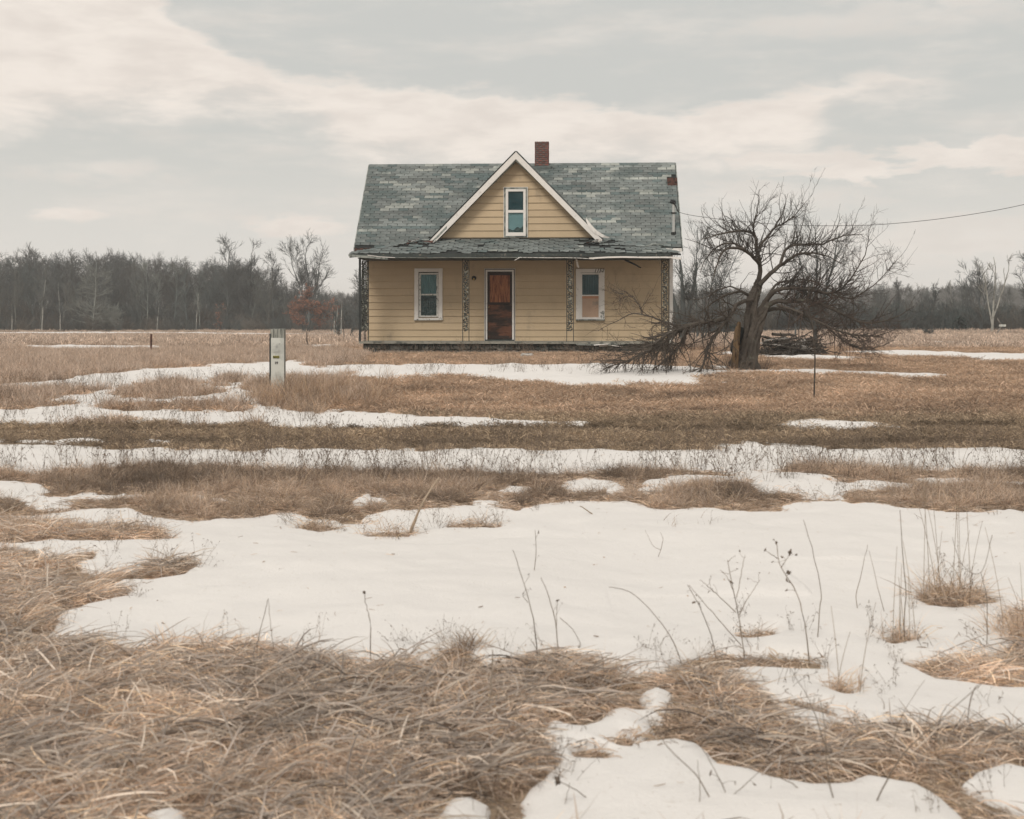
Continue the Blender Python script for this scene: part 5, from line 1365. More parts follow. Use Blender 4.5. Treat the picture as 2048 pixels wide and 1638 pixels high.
# oak that kept its leaves
tree(610, 566, 128, 'clump', 'low wide oak still holding rust coloured leaves at the woods edge', 221, spread=1.25, n=(9, 40, 150, 260), leaves=8500, name='oak_tree', first=.06, sx=1.55, r0=.06)
tree(662, 600, 126, 'round', 'small rust leaved bush just right of the oak', 222, spread=1.7, n=(16, 60, 200, 300), leaves=600, name='oak_sapling', first=.1)
tree(440, 605, 138, 'round', 'faint rusty leaved shrub under the tall rounded tree', 223, spread=1.3, n=(14, 60, 200, 200), leaves=420, name='oak_sapling', first=.1)
# bush at the left end of the house
tree(688, 618, 62, 'clump', 'small bare multi stemmed bush in the field left of the house', 231, spread=.9, n=(7, 26, 80, 120), name='bare_bush', cat='bush', r0=.025, rmin=.008)
# right of the house
GR = 'bare trees right of the house'
tree(1366, 500, 52, 'forked', 'dark stubby dead tree just behind the right corner of the house', 241, mat_t=M_woods, group=GR, spread=.55, n=(5, 22, 70, 100), r0=.16, rmin=.010, first=.5)
tree(1395, 425, 58, 'clump', 'bare multi stemmed tree between the house and the old apple tree', 242, group=GR, spread=.7, n=(12, 50, 170, 300), r0=.055, rmin=.011)
tree(1432, 470, 62, 'narrow', 'slim bare tree left of the old apple tree', 243, group=GR, spread=1.2, r0=.06, rmin=.011, n=(12, 50, 170, 300))
tree(1632, 392, 50, 'forked', 'tall forked bare tree standing behind the old apple tree', 244, group=GR, spread=1.0, n=(14, 60, 220, 420), r0=.085, rmin=.011)
tree(1590, 470, 60, 'narrow', 'thin bare tree behind the apple trunk', 245, group=GR, spread=1.0, r0=.05, rmin=.010, n=(12, 50, 170, 300))
tree(1958, 512, 118, 'forked', 'slim forked tree by the pale snag before the horizon woods', 246, group=GR, spread=1.0, r0=.12, n=(10, 40, 140, 260), first=.45)
tree(1984, 505, 96, 'forked', 'pale bare snag with few twigs standing by the railway', 247, mat_t=M_birch, mat_c=M_birch, group=GR, spread=.5, r0=.10, n=(4, 12, 20, 0), first=.55, rmin=.02)
tree(2066, 492, 105, 'round', 'broad bare tree cut off by the edge of the picture', 248, group=GR, spread=1.2, r0=.16, n=(22, 90, 380, 900), first=.3)
tree(1868, 555, 120, 'narrow', 'dark straight tree between the apple tree and the railway snag', 249, group=GR, spread=1.3, r0=.13)
tree(1798, 552, 150, 'narrow', 'bare tree with a thin crown above the far band of woods', 250, group=GR, spread=1.3, r0=.10)
tree(1905, 560, 118, 'narrow', 'pale barked tree left of the forked railway tree', 251, mat_t=M_birch, group=GR, spread=.9, r0=.09, n=(8, 30, 90, 150))
tree(1930, 560, 119, 'narrow', 'second pale barked tree standing nearer the railway snag', 252, mat_t=M_birch, group=GR, spread=.9, r0=.08, n=(8, 30, 90, 150))
# evergreen shrubs
def conifer(px, pyt, Y, wpx, label, seed):
    g = np.random.default_rng(seed); x = (px-1024)/F*Y; z0 = float(gz(x, Y)); h = CZ+(HY-pyt)/F*Y-z0; w_ = wpx/F*Y/2
    t = empty('juniper_shrub', (x, Y, z0), label=label, cat='shrub', group='dark evergreen shrubs by the railway')
    child('trunk', MB().tube([(0, 0, -.1), (0, 0, h*.8)], [.08, .02], 6).mesh('trunk', M_woods), t)
    m = 1500; hz_ = g.uniform(.03, 1, m)**.8; r = w_*(1-hz_*.75)*np.sqrt(g.uniform(.1, 1, m))*(1+.35*np.sin(hz_*23+g.uniform(0, 6))); a = g.uniform(0, 2*PI, m)
    c = np.c_[r*np.cos(a), r*np.sin(a), hz_*h+g.normal(0, .08, m)]
    e1 = np.c_[np.cos(a), np.sin(a), g.uniform(.1, 1.2, m)]+g.normal(0, .3, (m, 3)); e1 /= np.linalg.norm(e1, axis=1)[:, None]; e2 = np.cross(e1, g.normal(size=(m, 3))); e2 /= np.linalg.norm(e2, axis=1)[:, None]
    s_ = g.uniform(.10, .22, m)[:, None]*max(.6, h/2)
    V = np.stack([c-e1*s_, c+e2*s_*.3, c+e1*s_, c-e2*s_*.3], 1).reshape(-1, 3)
    child('foliage', MB().add(V, np.arange(4*m).reshape(-1, 4), col=np.repeat(g.uniform(.5, 1.6, (m, 1))*np.ones((1, 3)), 4, axis=0)).mesh('foliage', M_conifer), t)
for a in [(1920, 636, 104, 44, 'dark evergreen shrub at the foot of the far trees near the snag', 1), (1462, 655, 104, 60, 'dark evergreen shrub behind the apple trunk on its left', 2), (1560, 650, 110, 90, 'wide dark evergreen shrub behind the brush pile', 3), (1650, 655, 108, 70, 'dark evergreen shrub behind the apple boughs', 4), (1740, 660, 110, 60, 'low dark evergreen shrub right of the apple boughs', 5),
          (1965, 640, 108, 40, 'upright evergreen shrub just left of the snag', 6), (2040, 630, 112, 60, 'dark evergreen shrub near the edge of the picture', 7)]: conifer(*a)
tree(1855, 640, 92, 'clump', 'rounded grey brown bush just before the railway', 261, name='bare_bush', cat='bush', spread=.9, n=(9, 40, 160, 300), r0=.03)

# little box on a post by the railway
Yb = 92; xb = (2003-1024)/F*Yb; zb0 = float(gz(xb, Yb)); zt = CZ+(HY-649)/F*Yb
bh = empty('nest_box', (xb, Yb, zb0), 0, label='small pale box with slanting lid on a thin post by the railway', cat='box')
child('post', MB().tube([(-.45, 0, -.2), (-.3, 0, zt-zb0-.6), (0, 0, zt-zb0-.12)], [.05, .045, .04], 5).mesh('post', M_deadwood), bh)
child('box', MB().box(-.12, .26, -.15, .15, zt-zb0-.15, zt-zb0+.0, jit=.01).mesh('box', M_postwhite), bh)
child('lid', MB().tube([(-.02, 0, zt-zb0), (-.3, 0, zt-zb0+.42)], [.04, .04], 4).mesh('lid', M_deadwood), bh)
Y_s = 100; x_s = (2042-1024)/F*Y_s

# ================================================================== the old apple tree
AY = gnd(1492, 741)[1]; print('apple distance', AY)
ax0 = (1492-1024)/F*AY; az0 = float(gz(ax0, AY))
apple = empty('apple_tree', (ax0, AY, az0), label='old gnarled bare apple tree with split trunk and a broken limb on the ground', cat='tree')
O_ = np.array([ax0, AY, az0])
def ap(px, py, dy=0.): return at(px, py, AY+dy)-O_
def barktube(pts, rads, K=26, S=22, twist=1.6, amp=.24, seed=1, col=(1,1,1)):
    q, r = polyline(pts, rads, K); g = np.random.default_rng(seed); ph = g.uniform(0, 6, 4)
    T = np.gradient(q, axis=0); T /= np.linalg.norm(T, axis=1)[:, None]
    A = np.cross(T, [0, 1, 0]); A /= np.linalg.norm(A, axis=1)[:, None]; B = np.cross(T, A)
    th = np.arange(S)*2*PI/S; L = np.linspace(0, 1, K)
    V = []
    for i in range(K):
        rr = r[i]*(1+amp*np.sin(3*th+twist*6*L[i]+ph[0])+amp*.6*np.sin(7*th-twist*7*L[i]+ph[1])+amp*.5*np.sin(11*th+twist*9*L[i]+ph[2])+g.normal(0, amp*.22, S))
        V.append(q[i]+rr[:, None]*(np.cos(th)[:, None]*A[i]+np.sin(th)[:, None]*B[i]))
    Q = [(i*S+j, i*S+(j+1) % S, (i+1)*S+(j+1) % S, (i+1)*S+j) for i in range(K-1) for j in range(S)]
    return np.concatenate(V), Q
u = AY/F
tb = MB()
V, Q = barktube([ap(1484, 752), ap(1486, 738), ap(1490, 715), ap(1495, 690), ap(1500, 658), ap(1503, 625), ap(1507, 600), ap(1511, 580, .1)], [30*u, 25*u, 18*u, 14*u, 12*u, 11*u, 10*u, 8*u], seed=3); tb.add(V, Q)
V, Q = barktube([ap(1497, 752, -.12), ap(1499, 735, -.12), ap(1502, 705, -.14), ap(1506, 678, -.12), ap(1513, 652, -.05), ap(1524, 626), ap(1535, 604)], [23*u, 19*u, 14*u, 12*u, 11*u, 10*u, 7*u], seed=4); tb.add(V, Q)
V, Q = barktube([ap(1505, 600, .1), ap(1514, 580, .1), ap(1518, 560, .1)], [9*u, 9*u, 7*u], 10, seed=6); tb.add(V, Q)
child('trunk', tb.mesh('trunk', M_bark, False), apple)
V, Q = barktube([ap(1470, 738, -.1), ap(1471, 715, -.12), ap(1473, 690, -.1), ap(1474, 665, -.05), ap(1478, 644, 0)], [6*u, 6.5*u, 5.5*u, 5*u, 3*u], 14, 12, .3, .25, 8)
child('split_slab', MB().add(V, Q).mesh('split_slab', M_split), apple, label='orange brown split slab of heartwood on the left of the trunk')
V, Q = barktube([ap(1466, 706, .1), ap(1468, 692, .1), ap(1476, 678, .1), ap(1484, 655, .1)], [4*u, 9*u, 9*u, 8*u], 10, 10, .3, .2, 9)
child('dark_hollow', MB().add(V, Q).mesh('dark_hollow', M_under), apple)  # near-black tube stands in for the darkness of the trunk's hollow
LIMBS = [
 ([(1516,565,.1),(1520,545,.1),(1519,525,.1),(1513,496,.1),(1510,472,.05),(1497,463,0),(1475,461,-.2),(1450,466,-.3),(1428,471,-.5),(1402,479,-.6)], [9,7.5,7,5.5,5,4.2,3.5,2.8,2,1]),
 ([(1514,500,.1),(1523,487,.2),(1539,468,.3),(1554,452,.4),(1570,446,.5),(1593,427,.6),(1608,407,.7)], [5,4.4,3.8,3,2.4,1.6,.8]),
 ([(1512,480,0),(1506,455,.1),(1514,425,.1),(1519,378,.1)], [3,2.2,1.4,.6]),
 ([(1519,530,.1),(1504,512,-.3),(1485,499,-.6),(1459,496,-.9),(1443,506,-1.1),(1434,531,-1.2),(1424,563,-1.3)], [6,5.2,4.8,4,3.2,2.2,1]),
 ([(1504,512,-.3),(1480,492,0),(1455,487,.4),(1430,497,.7),(1410,520,.9),(1400,545,1)], [3.6,3.4,3,2.4,1.6,.8]),
 ([(1518,570,.0),(1542,547,0),(1561,531,0),(1580,519,-.1),(1599,508,-.2),(1624,505,-.3),(1655,512,-.4),(1690,530,-.5)], [8,7,6.2,5.2,4.2,3.2,2,.9]),
 ([(1560,532,0),(1567,506,.2),(1580,493,.4),(1608,488,.5),(1640,490,.7),(1672,477,.8),(1700,470,.9),(1728,468,1)], [5,4.6,4.2,3.8,3.2,2.5,1.6,.8]),
 ([(1530,606,0),(1540,592,-.1),(1555,579,-.3),(1586,578,-.5),(1624,580,-.7),(1662,588,-.8),(1688,573,-.9),(1713,538,-1),(1732,503,-1),(1737,455,-1.1)], [9,8,6.5,5.6,4.6,3.6,2.8,2.1,1.4,.6]),
 ([(1662,588,-.8),(1690,596,-1),(1720,590,-1.2),(1760,560,-1.4),(1790,520,-1.5)], [2.8,2.4,2,1.4,.6]),
 ([(1534,612,0),(1553,602,-.2),(1577,603,-.4),(1605,601,-.6),(1631,604,-.8),(1662,617,-1),(1694,633,-1.1),(1735,646,-1.3),(1783,640,-1.5),(1824,615,-1.6)], [9,8,7,6.5,6,5,4,3,1.8,.7]),
 ([(1536,620,.1),(1561,616,.3),(1593,628,.5),(1631,637,.6),(1656,655,.7),(1681,675,.7),(1708,694,.7),(1745,698,.7),(1790,680,.8)], [7,6,5.2,4.5,3.8,3,2.2,1.4,.6]),
 ([(1555,610,-.3),(1600,625,-1),(1650,650,-1.5),(1700,668,-1.8),(1750,672,-2),(1800,655,-2.2)], [5,4.4,3.5,2.6,1.7,.7]),
 ([(1505,600,-.1),(1475,607,-.4),(1459,632,-.8),(1430,642,-1),(1402,647,-1.2),(1364,655,-1.4),(1332,681,-1.5),(1291,706,-1.6),(1243,725,-1.7),(1205,740,-1.8)], [7,6.5,6.5,7,7.5,7.5,5.5,3.8,2.4,.9]),
 ([(1459,634,-.8),(1434,665,-1.1),(1415,696,-1.3),(1408,725,-1.5),(1398,748,-1.6)], [6,5.5,4.4,3.2,1.5]),
 ([(1364,655,-1.4),(1342,648,-1.3),(1320,640,-1.2),(1285,629,-1.1),(1259,630,-1),(1228,645,-.9),(1196,662,-.8)], [4,3.4,2.8,2.2,1.8,1.2,.6]),
 ([(1364,655,-1.4),(1340,665,-1.8),(1300,690,-2.2),(1262,705,-2.4),(1215,712,-2.5)], [5,4.4,3.2,2,.8]),
 ([(1380,650,-1.3),(1360,690,-1.2),(1330,722,-1.2),(1300,742,-1.3)], [4.5,3.8,2.6,1.2]),
 ([(1285,629,-1.1),(1275,605,-1),(1262,592,-.9),(1240,598,-.9)], [1.8,1.4,1,.5]),
 ([(1500,590,.1),(1478,583,-.1),(1450,590,-.3),(1425,605,-.4),(1395,630,-.5)], [5,4.2,3.2,2.2,.9]),
 ([(1500,596,.2),(1470,575,.5),(1440,578,.8),(1410,595,1.1),(1380,600,1.3)], [3.6,3,2.4,1.6,.7]),
 ([(1530,600,.3),(1552,570,.9),(1575,562,1.3),(1610,560,1.6),(1650,572,1.9),(1690,600,2.1)], [4.5,4,3.2,2.6,1.8,.8]),
]
LP_ = []; LR_ = []
ga = np.random.default_rng(12)
for pts, rad in LIMBS:
    q, r = polyline([ap(*p) for p in pts], np.array(rad)*u*.62, 16, .008, ga)
    LP_.append(q); LR_.append(r)
    b = MB().tubes(q[None], r[None], 7)
    child('limb', b.mesh('limb', M_bark, True), apple)
LP_ = np.stack(LP_); LR_ = np.stack(LR_)
low = [12, 13, 14, 15, 16]; up_ = [i for i in range(len(LIMBS)) if i not in low]
tw = MB()
def twigset(P, R, n1, n2, n3, up, L1=(.25, .85), col=(1,1,1)):
    A, RA = grow(P, R, n1, L1, (.5, 1.3), 7, up, .16, .5, .12, .3, ga, .35, .0045, .012)
    B, RB = grow(A, RA, n2, (.12, .42), (.4, 1.1), 5, up*.8, .18, .65, .1, .45, ga, .3, .0028)
    C_, RC = grow(B, RB, n3, (.04, .16), (.4, 1.2), 3, up*.5, .15, .8, .1, .6, ga, .2, .0022)
    tw.tubes(A, RA, 4, col).tubes(B, RB, 3, col).tubes(C_, RC, 3, np.array(col)*1.1)
twigset(LP_[up_], LR_[up_], 330, 1300, 2300, .10, L1=(.3, 1.0))
twigset(LP_[[0, 1, 2, 3, 5, 6, 7, 8]], LR_[[0, 1, 2, 3, 5, 6, 7, 8]], 90, 260, 300, .40, L1=(.4, 1.3))
twigset(LP_[[7, 8, 9, 10, 11]], LR_[[7, 8, 9, 10, 11]], 200, 760, 1400, .04, col=(1.3,1.08,1.0))
twigset(LP_[[12, 13, 15, 16]], LR_[[12, 13, 15, 16]], 250, 900, 1300, -.12, L1=(.3, 1.2), col=(1.2,1.12,1.03))
twigset(LP_[[14, 17, 12]], LR_[[14, 17, 12]], 60, 200, 260, .06, L1=(.2, .6), col=(1.2,1.0,.9))
child('twigs', tw.mesh('twigs', M_twig, True), apple, kind='stuff')
# suckers and grass collar round the foot
sb = MB()
P = np.zeros((40, 5, 3)); a = ga.uniform(0, 2*PI, 40); P[:, :, 0] = (np.cos(a)*ga.uniform(.3, .5, 40))[:, None]+np.outer(np.cos(a)*.1, np.linspace(0, 1, 5)); P[:, :, 1] = (np.sin(a)*.35)[:, None]-.1; P[:, :, 2] = np.outer(ga.uniform(.15, .55, 40), np.linspace(0, 1, 5))
sb.tubes(P, np.full((40, 5), .004), 3, (1.6,1.3,1.1)); child('suckers', sb.mesh('suckers', M_twig, True), apple, kind='stuff')

# sapling in front
sx_, sy_ = gnd(1628, 800); sz_ = float(gz(sx_, sy_))
def sp(px, py, dy=0): return at(px, py, sy_+dy)-np.array([sx_, sy_, sz_])
sap = empty('sapling', (sx_, sy_, sz_), label='thin pale leafless sapling growing before the old apple tree', cat='tree')
q, r = polyline([sp(1628, 806), sp(1629, 760), sp(1630, 715), sp(1628, 690), sp(1626, 655), sp(1620, 630), sp(1616, 600), sp(1618, 560)], np.array([1.9, 1.7, 1.5, 1.3, 1.1, .8, .6, .4])*sy_/F, 16)
child('trunk', MB().tubes(q[None], r[None], 6).mesh('trunk', M_bark, True), sap)
bb = []
for pts in [[(1629,690),(1638,665),(1648,645),(1652,620)], [(1626,655),(1634,640),(1640,625)], [(1629,700),(1645,688),(1665,672),(1690,664)], [(1628,712),(1618,705),(1612,690)], [(1622,637),(1610,622),(1600,612)]]:
    q2, r2 = polyline([sp(*p, .1*i) for i, p in enumerate(pts)], np.linspace(.65, .3, len(pts))*sy_/F, 16); bb.append((q2, r2))
BP = np.stack([x[0] for x in bb]); BR_ = np.stack([x[1] for x in bb])
A, RA = grow(np.concatenate([BP, q[None]]), np.concatenate([BR_, r[None]]), 16, (.08, .3), (.4, 1.0), 4, .15, .12, .7, .5, .5, ga, .2, .0022)
child('branches', MB().tubes(BP, BR_, 4).tubes(A, RA, 3).mesh('branches', M_bark, True), sap)

# brush pile behind the tree, every board or log on its own
px_, py_ = gnd(1590, 712); 
g = np.random.default_rng(33); PYd = py_
def lying(name, p0, p1, rad, m, label, cat, group=None, dy0=0, dy1=0, flat=False):
    A = at(p0[0], p0[1], PYd+dy0); B = at(p1[0], p1[1], PYd+dy1); c = (A+B)/2; d = (B-A)
    if flat:
        L = np.linalg.norm(d); me = MB().box(-L/2, L/2, -rad*1.6, rad*1.6, -rad*.3, rad*.3, jit=rad*.1, col=np.array([1,1,1])*g.uniform(.7, 1.7)).mesh(name, m)
        o = child(name, me, loc=tuple(c), label=label, cat=cat, group=group)
        o.rotation_euler = Vector(d).to_track_quat('X', 'Z').to_euler(); return o
    q, r = polyline([-d/2, -d*.15+g.normal(0, .03, 3), d*.2+g.normal(0, .03, 3), d/2], [rad*1.1, rad, rad*.85, rad*.6], 10)
    return child(name, MB().tubes(q[None], r[None], 7, np.array([1,1,1])*g.uniform(.7, 1.6)).mesh(name, m, True), loc=tuple(c), label=label, cat=cat, group=group)
lying('fallen_log', (1574, 710), (1612, 681), .085, M_deadwood, 'long pale barkless log slanting up over the brush pile', 'log', dy1=-.3)
lying('fallen_log', (1611, 681), (1613, 702), .05, M_deadwood, 'short pale upright log propping the slanting one', 'log')
BG = 'grey boards and branches in the brush pile'
PL_ = ['uppermost grey board lying level on the left of the brush pile', 'second grey board crossing just under the uppermost one', 'lower grey board at the left end of the brush pile', 'thin branch across the very top of the brush pile', 'short branch poking up at the left end of the pile',
 'grey board running through the middle of the brush pile', 'branch rising to the right in the lower middle of the pile', 'thin branch leaning under the slanting log', 'grey board on the ground at the left foot of the pile', 'thick branch on the snow right of the slanting log',
 'branch sloping down at the right end of the pile', 'short branch crossing beneath the slanting log', 'low thick branch lying along the right foot of the pile', 'thin stick leaning on the left boards', 'thin stick slanting down to the middle of the pile']
for i, (a, c, rr, fl) in enumerate([((1524,672),(1556,682),.05,1), ((1530,680),(1575,676),.05,1), ((1520,686),(1560,690),.045,1), ((1545,668),(1590,672),.04,0), ((1527,690),(1548,683),.04,0), ((1560,684),(1600,690),.05,1), ((1540,700),(1585,692),.06,0),
      ((1550,697),(1600,684),.035,0), ((1522,700),(1560,704),.05,1), ((1580,700),(1630,706),.07,0), ((1600,694),(1640,704),.06,0), ((1570,688),(1585,708),.04,0), ((1590,712),(1640,710),.07,0), ((1525,678),(1545,700),.03,0), ((1566,672),(1600,700),.03,0)]):
    lying('dead_branch' if not fl else 'loose_board', a, c, rr, M_deadwood if i % 3 else M_bark, PL_[i], 'board' if fl else 'branch', 'boards in the brush pile' if fl else 'branches in the brush pile', g.uniform(-.6, .6), g.uniform(-.6, .6), fl)
m = 260; P = np.zeros((m, 4, 3)); c = np.c_[g.uniform(1520, 1650, m), g.uniform(672, 714, m)]
for i in range(m):
    hgt = 40*(1-((c[i, 0]-1590)/75)**2)
    A = at(c[i, 0], max(c[i, 1], 714-hgt), PYd+g.uniform(-.8, .8)); d = g.normal(size=3)*[.5, .3, .22]
    for k in range(4): P[i, k] = A+d*(k-1.5)/3+g.normal(0, .03, 3)
P[:, :, 2] = np.maximum(P[:, :, 2], float(gz(c.mean()*0+px_, py_))+.01)
child('brush', MB().tubes(P, np.full((m, 4), .014)*np.linspace(1.2, .6, 4), 3, (1.0,.95,.9)).mesh('brush', M_twig, True), kind='stuff', label='tangle of dark dead twigs in the brush pile')

# ================================================================== plants one can pick out in the foreground
def tussock(px, py, n, rad, L, label, seed, stems=0, pal=None, elev=(.3, 1.4)):
    x, y = gnd(px, py); g = np.random.default_rng(seed)
    V, Q, c = blades(n, rad, L, elev, (.002, .004), TAN*.85 if pal is None else pal, K=6, curl=.5, rng=g, base_z=(-.02, .01))
    b = MB().add(V, Q, col=c)
    if stems:
        P = np.zeros((stems, 7, 3)); a = g.uniform(0, 2*PI, stems); t_ = g.uniform(.02, .3, stems); h = g.uniform(.35, .8, stems)*L[1]/.35; u_ = np.linspace(0, 1, 7)
        P[:, :, 0] = g.normal(0, rad*.5, stems)[:, None]+(np.cos(a)*t_)[:, None]*u_**1.5*h[:, None]; P[:, :, 1] = g.normal(0, rad*.4, stems)[:, None]+(np.sin(a)*t_)[:, None]*u_**1.5*h[:, None]; P[:, :, 2] = h[:, None]*u_
        b.tubes(P, np.full((stems, 7), .0017)*np.linspace(1.2, .6, 7), 3, (.34, .27, .20))
    child('grass_tussock', b.mesh('grass_tussock', M_grass), loc=(x, y, float(gz(x, y))), label=label, cat='tussock', group='grass tussocks in the snow')
tussock(1895, 1205, 420, .16, (.12, .36), 'large dry tussock with upright stems in the snow at the right', 1, 12)
tussock(1805, 1288, 180, .10, (.08, .24), 'small tussock with a drooping arch of grass below the large one', 2, 6)
tussock(632, 1060, 260, .15, (.10, .22), 'low round tussock alone in the snow just left of the middle', 3, 0, elev=(.1, 1.2))
tussock(780, 1072, 150, .24, (.08, .24), 'sparse flat tussock beside the low round one', 4, 0)
tussock(955, 1056, 110, .26, (.08, .2), 'thin line of bent grass at the top of the snow sheet', 5, 0)
tussock(1520, 1276, 150, .09, (.08, .16), 'tiny tussock melted out at the foot of the branching weed', 6, 0, elev=(.05, .8))
tussock(1690, 1390, 130, .08, (.08, .2), 'little tussock ringed by snow at the lower right', 7, 3)
tussock(1900, 1052, 90, .22, (.1, .25), 'curled dark blades lying on the snow near the right edge', 8, 0, pal=TAN*.5, elev=(.0, .8))
tussock(1380, 1062, 40, .3, (.1, .2), 'few bent blades on the snow near the top edge', 9, 0, pal=TAN*.5)
tussock(935, 1305, 200, .07, (.08, .2), 'dark brown tuft at the lower edge of the snow sheet', 10, 0, pal=TAN*.55)
tussock(2040, 1280, 320, .16, (.12, .3), 'tussock cut by the picture edge at the right', 11, 4)
def weed(lines, label, rad=.0022, seed=1, heads=0, col=(.27, .22, .175), twigs=0):
    """lines: polylines in photo pixels, base last of the first line"""
    g = np.random.default_rng(seed); base = lines[0][-1]
    x, y = gnd(base[0], min(base[1], 1637)) if base[1] < 1638 else gnd(base[0], 1637)
    if base[1] > 1638: y = max(y-.25*(base[1]-1638)/60, 2.5); x = (base[0]-1024)/F*y
    O = np.array([x, y, float(gz(x, y))]); b = MB(); PP = []; RR = []
    for k, ln in enumerate(lines):
        pts = [at(px, py, y+(.10*(1-i/len(ln))*g.normal() if len(ln) > 1 else 0))-O for i, (px, py) in enumerate(ln)]
        if k == 0: pts[-1] = np.array([pts[-1][0], 0, -.04])
        q, r = polyline(pts, np.linspace(.55, 1.15, len(ln))*rad*(1 if k == 0 else .7), 14, .0012, g); PP.append(q); RR.append(r)
    PP, RR = np.stack(PP), np.stack(RR)
    b.tubes(PP, RR, 4, col)
    if twigs:
        A, RA = grow(PP[:, ::-1], RR, twigs, (.02, .09), (.4, 1.1), 5, .05, .3, .55, .3, .5, g, .2, .0007); b.tubes(A, RA, 3, col)
        for i in range(len(A)):
            c = A[i, -1]; s_ = g.uniform(.002, .0048); e = g.normal(size=(3, 3))*s_
            b.add([c-e[0], c+e[1], c+e[0]*1.5, c-e[1], c+e[2]], None, [(0,1,4),(1,2,4),(2,3,4),(3,0,4),(0,2,1),(0,3,2)], np.array(col)*.9)
    for i in range(heads):
        c = PP[i % len(PP), 0]; s_ = g.uniform(.004, .007)
        for j in range(6):
            e = g.normal(size=(3, 3))*s_; b.add([c-e[0], c+e[1], c+e[0], c-e[1], c+e[2]], None, [(0,1,4),(1,2,4),(2,3,4),(3,0,4),(0,2,1),(0,3,2)], np.array(col)*.8)
    child('dry_weed', b.mesh('dry_weed', M_grass, True), loc=tuple(O), label=label, cat='weed', group='dry weeds standing in the foreground')
weed([[(1218,1174),(1262,1185),(1305,1225),(1345,1280),(1368,1328)]], 'single stem arching over to the left above the snow', seed=1)
weed([[(1553,1085),(1560,1130),(1590,1180),(1608,1240),(1618,1328)], [(1580,1105),(1572,1120),(1562,1135)], [(1530,1100),(1545,1110),(1557,1118)], [(1577,1145),(1572,1160),(1580,1165)]], 'tall stalk topped with several dark seed heads', seed=2, heads=4, twigs=6, rad=.0027)
weed([[(1455,1120),(1465,1170),(1475,1220),(1484,1280),(1492,1320)], [(1520,1160),(1500,1190),(1478,1230)], [(1490,1110),(1482,1150),(1474,1195)], [(1400,1160),(1430,1185),(1472,1225)], [(1378,1170),(1420,1220),(1482,1290)], [(1440,1140),(1455,1155),(1466,1180)]], 'branching weed spread like a candelabra over the snow', seed=3, twigs=18, rad=.0027)
weed([[(1607,1040),(1625,1100),(1642,1180),(1640,1220),(1634,1300)]], 'long plain stem right of the seed head stalk', seed=4)
weed([[(1375,1170),(1400,1215),(1425,1280),(1434,1318)]], 'short bare stem left of the candelabra weed', seed=5, twigs=3)
weed([[(1026,1100),(1045,1160),(1065,1230),(1077,1315)], [(1052,1180),(1046,1190),(1056,1205)]], 'stem with curled leaves standing at the middle of the snow edge', seed=6, twigs=5)
weed([[(1082,1155),(1100,1200),(1112,1250),(1118,1318)], [(1115,1200),(1113,1225),(1113,1260)], [(1165,1300),(1150,1265),(1120,1235)]], 'forked stem just right of the curled leaf stem', seed=7, twigs=5)
weed([[(537,1197),(528,1230),(517,1280),(510,1310)], [(537,1197),(541,1250),(547,1300)]], 'weed bent into a narrow upside down V', seed=8)
weed([[(728,1185),(733,1215),(741,1250),(742,1325)]], 'upright stem with one fuzzy seed head', seed=9, heads=1)
weed([[(1800,1020),(1805,1100),(1812,1180),(1808,1245),(1812,1300)]], 'tallest straight stem by the right tussock', seed=10, rad=.0026)
weed([[(1905,1075),(1925,1130),(1962,1145),(1985,1070)], [(1962,1145),(1975,1210),(1965,1310)]][::-1], 'forked stem right of the large tussock', seed=11, twigs=4)
weed([[(1735,1090),(1722,1150),(1712,1200),(1726,1240)], [(1738,1100),(1752,1160),(1770,1230)]], 'pair of crossing stems left of the large tussock', seed=12)
weed([[(1320,1065),(1326,1080),(1318,1110),(1310,1135)], [(1290,1060),(1305,1090),(1322,1100)]], 'small crooked weed alone on the upper snow', seed=13, rad=.002)
weed([[(1425,1035),(1420,1045),(1424,1060),(1427,1067)]], 'tiny curled leaf stem near the top of the snow', seed=14, twigs=3)
weed([[(1070,1060),(1072,1100),(1070,1130),(1064,1162)]], 'short thin stem in the upper middle of the snow', seed=15, twigs=2)
weed([[(1575,1330),(1618,1400),(1650,1490),(1680,1570)], [(1850,1360),(1810,1420),(1780,1500)]], 'long stem slanting across the lower right snow', seed=16, rad=.002)
weed([[(2030,1300),(1960,1370),(1880,1440),(1790,1530),(1735,1637)], [(1880,1440),(1870,1500),(1900,1560)]], 'long dark stem slanting from the lower edge to the right edge', seed=17, rad=.0022)
weed([[(1300,1440),(1340,1500),(1400,1560),(1450,1637)]], 'stem leaning left over the lowest snow patch', seed=18, rad=.002)
weed([[(1115,1560),(1180,1600),(1240,1637)], [(1140,1565),(1132,1600),(1120,1630)]], 'short stem with a small seed head low over the snow patch', seed=19, rad=.002, heads=1)
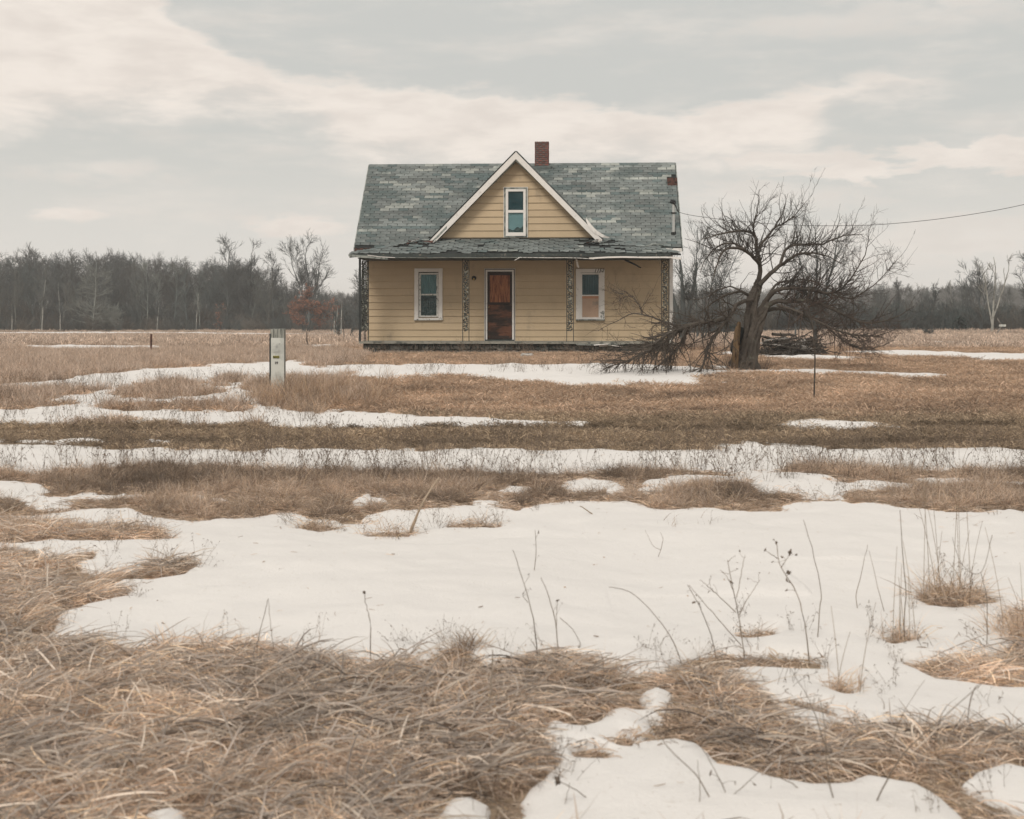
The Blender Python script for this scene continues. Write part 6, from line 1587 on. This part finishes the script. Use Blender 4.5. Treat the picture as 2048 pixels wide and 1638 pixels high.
weed([[(1395,1480),(1440,1560),(1470,1637)], [(1545,1520),(1500,1560),(1455,1600)], [(1395,1520),(1400,1580),(1395,1625)]], 'pair of thin stems crossing before the lowest snow patch', seed=20, rad=.002, twigs=4)
weed([[(1530,1545),(1600,1580),(1650,1637)]], 'stem bowing out of the grass at the bottom right', seed=21, rad=.002)
weed([[(985,1300),(983,1350),(980,1400),(972,1450)]], 'pale upright stalk rising from the matted grass', seed=22, rad=.0032, col=(.45, .38, .31))
weed([[(1640,1400),(1650,1460),(1655,1540),(1690,1637)]], 'thin grey stem against the lower right grass', seed=23, rad=.002)
weed([[(878,955),(860,980),(846,1005),(832,1035),(815,1068)]], 'thick pale bent cane leaning over the upper snow edge', seed=24, rad=.011, col=(.50, .40, .30))
weed([[(1160,1012),(1180,1025),(1213,1040)]], 'straight stick lying on the upper snow', seed=25, rad=.006, col=(.36, .29, .22))
weed([[(988,1312),(1000,1325),(1015,1330)], [(960,1290),(950,1300),(945,1310)]], 'dark scrap of weed at the foot of the snow sheet', seed=26, rad=.002, twigs=4)
# dead weeds before the foundation
fx = RNG.uniform(hx(740, -.3), hx(1340, -.3), 90); fy = RNG.uniform(-1.0, -.25, 90)
wx = HO[0]+XD[0]*fx+YD[0]*fy; wy = HO[1]+XD[1]*fx+YD[1]*fy
put('foundation_weeds', wx, wy, stalks+brp[:1]*0, (.7, 1.5), snow_max=9, tilt=.35, label='dry weeds along the foot of the porch')
xg, yg = wx.repeat(7)+RNG.normal(0, .3, 630), wy.repeat(7)+RNG.normal(0, .15, 630)
put('foundation_grass', xg[:330], yg[:330], tall, (.2, .45), snow_max=9, label='dry grass along the foot of the porch')
bpy.context.view_layer.update()

# the damp air between here and the woods
hm = bpy.data.materials.new('haze_air'); hm.use_nodes = True; g = N(hm.node_tree)
pv = g.n('ShaderNodeVolumePrincipled'); pv.inputs['Color'].default_value = (.98, .99, 1.0, 1); pv.inputs['Density'].default_value = HAZE; pv.inputs['Anisotropy'].default_value = .2
o_ = g.n('ShaderNodeOutputMaterial'); g.nt.links.new(pv.outputs[0], o_.inputs['Volume'])
child('haze', MB().box(-1010, 1010, -410, 1010, -3, 16).mesh('haze', hm), kind='stuff')
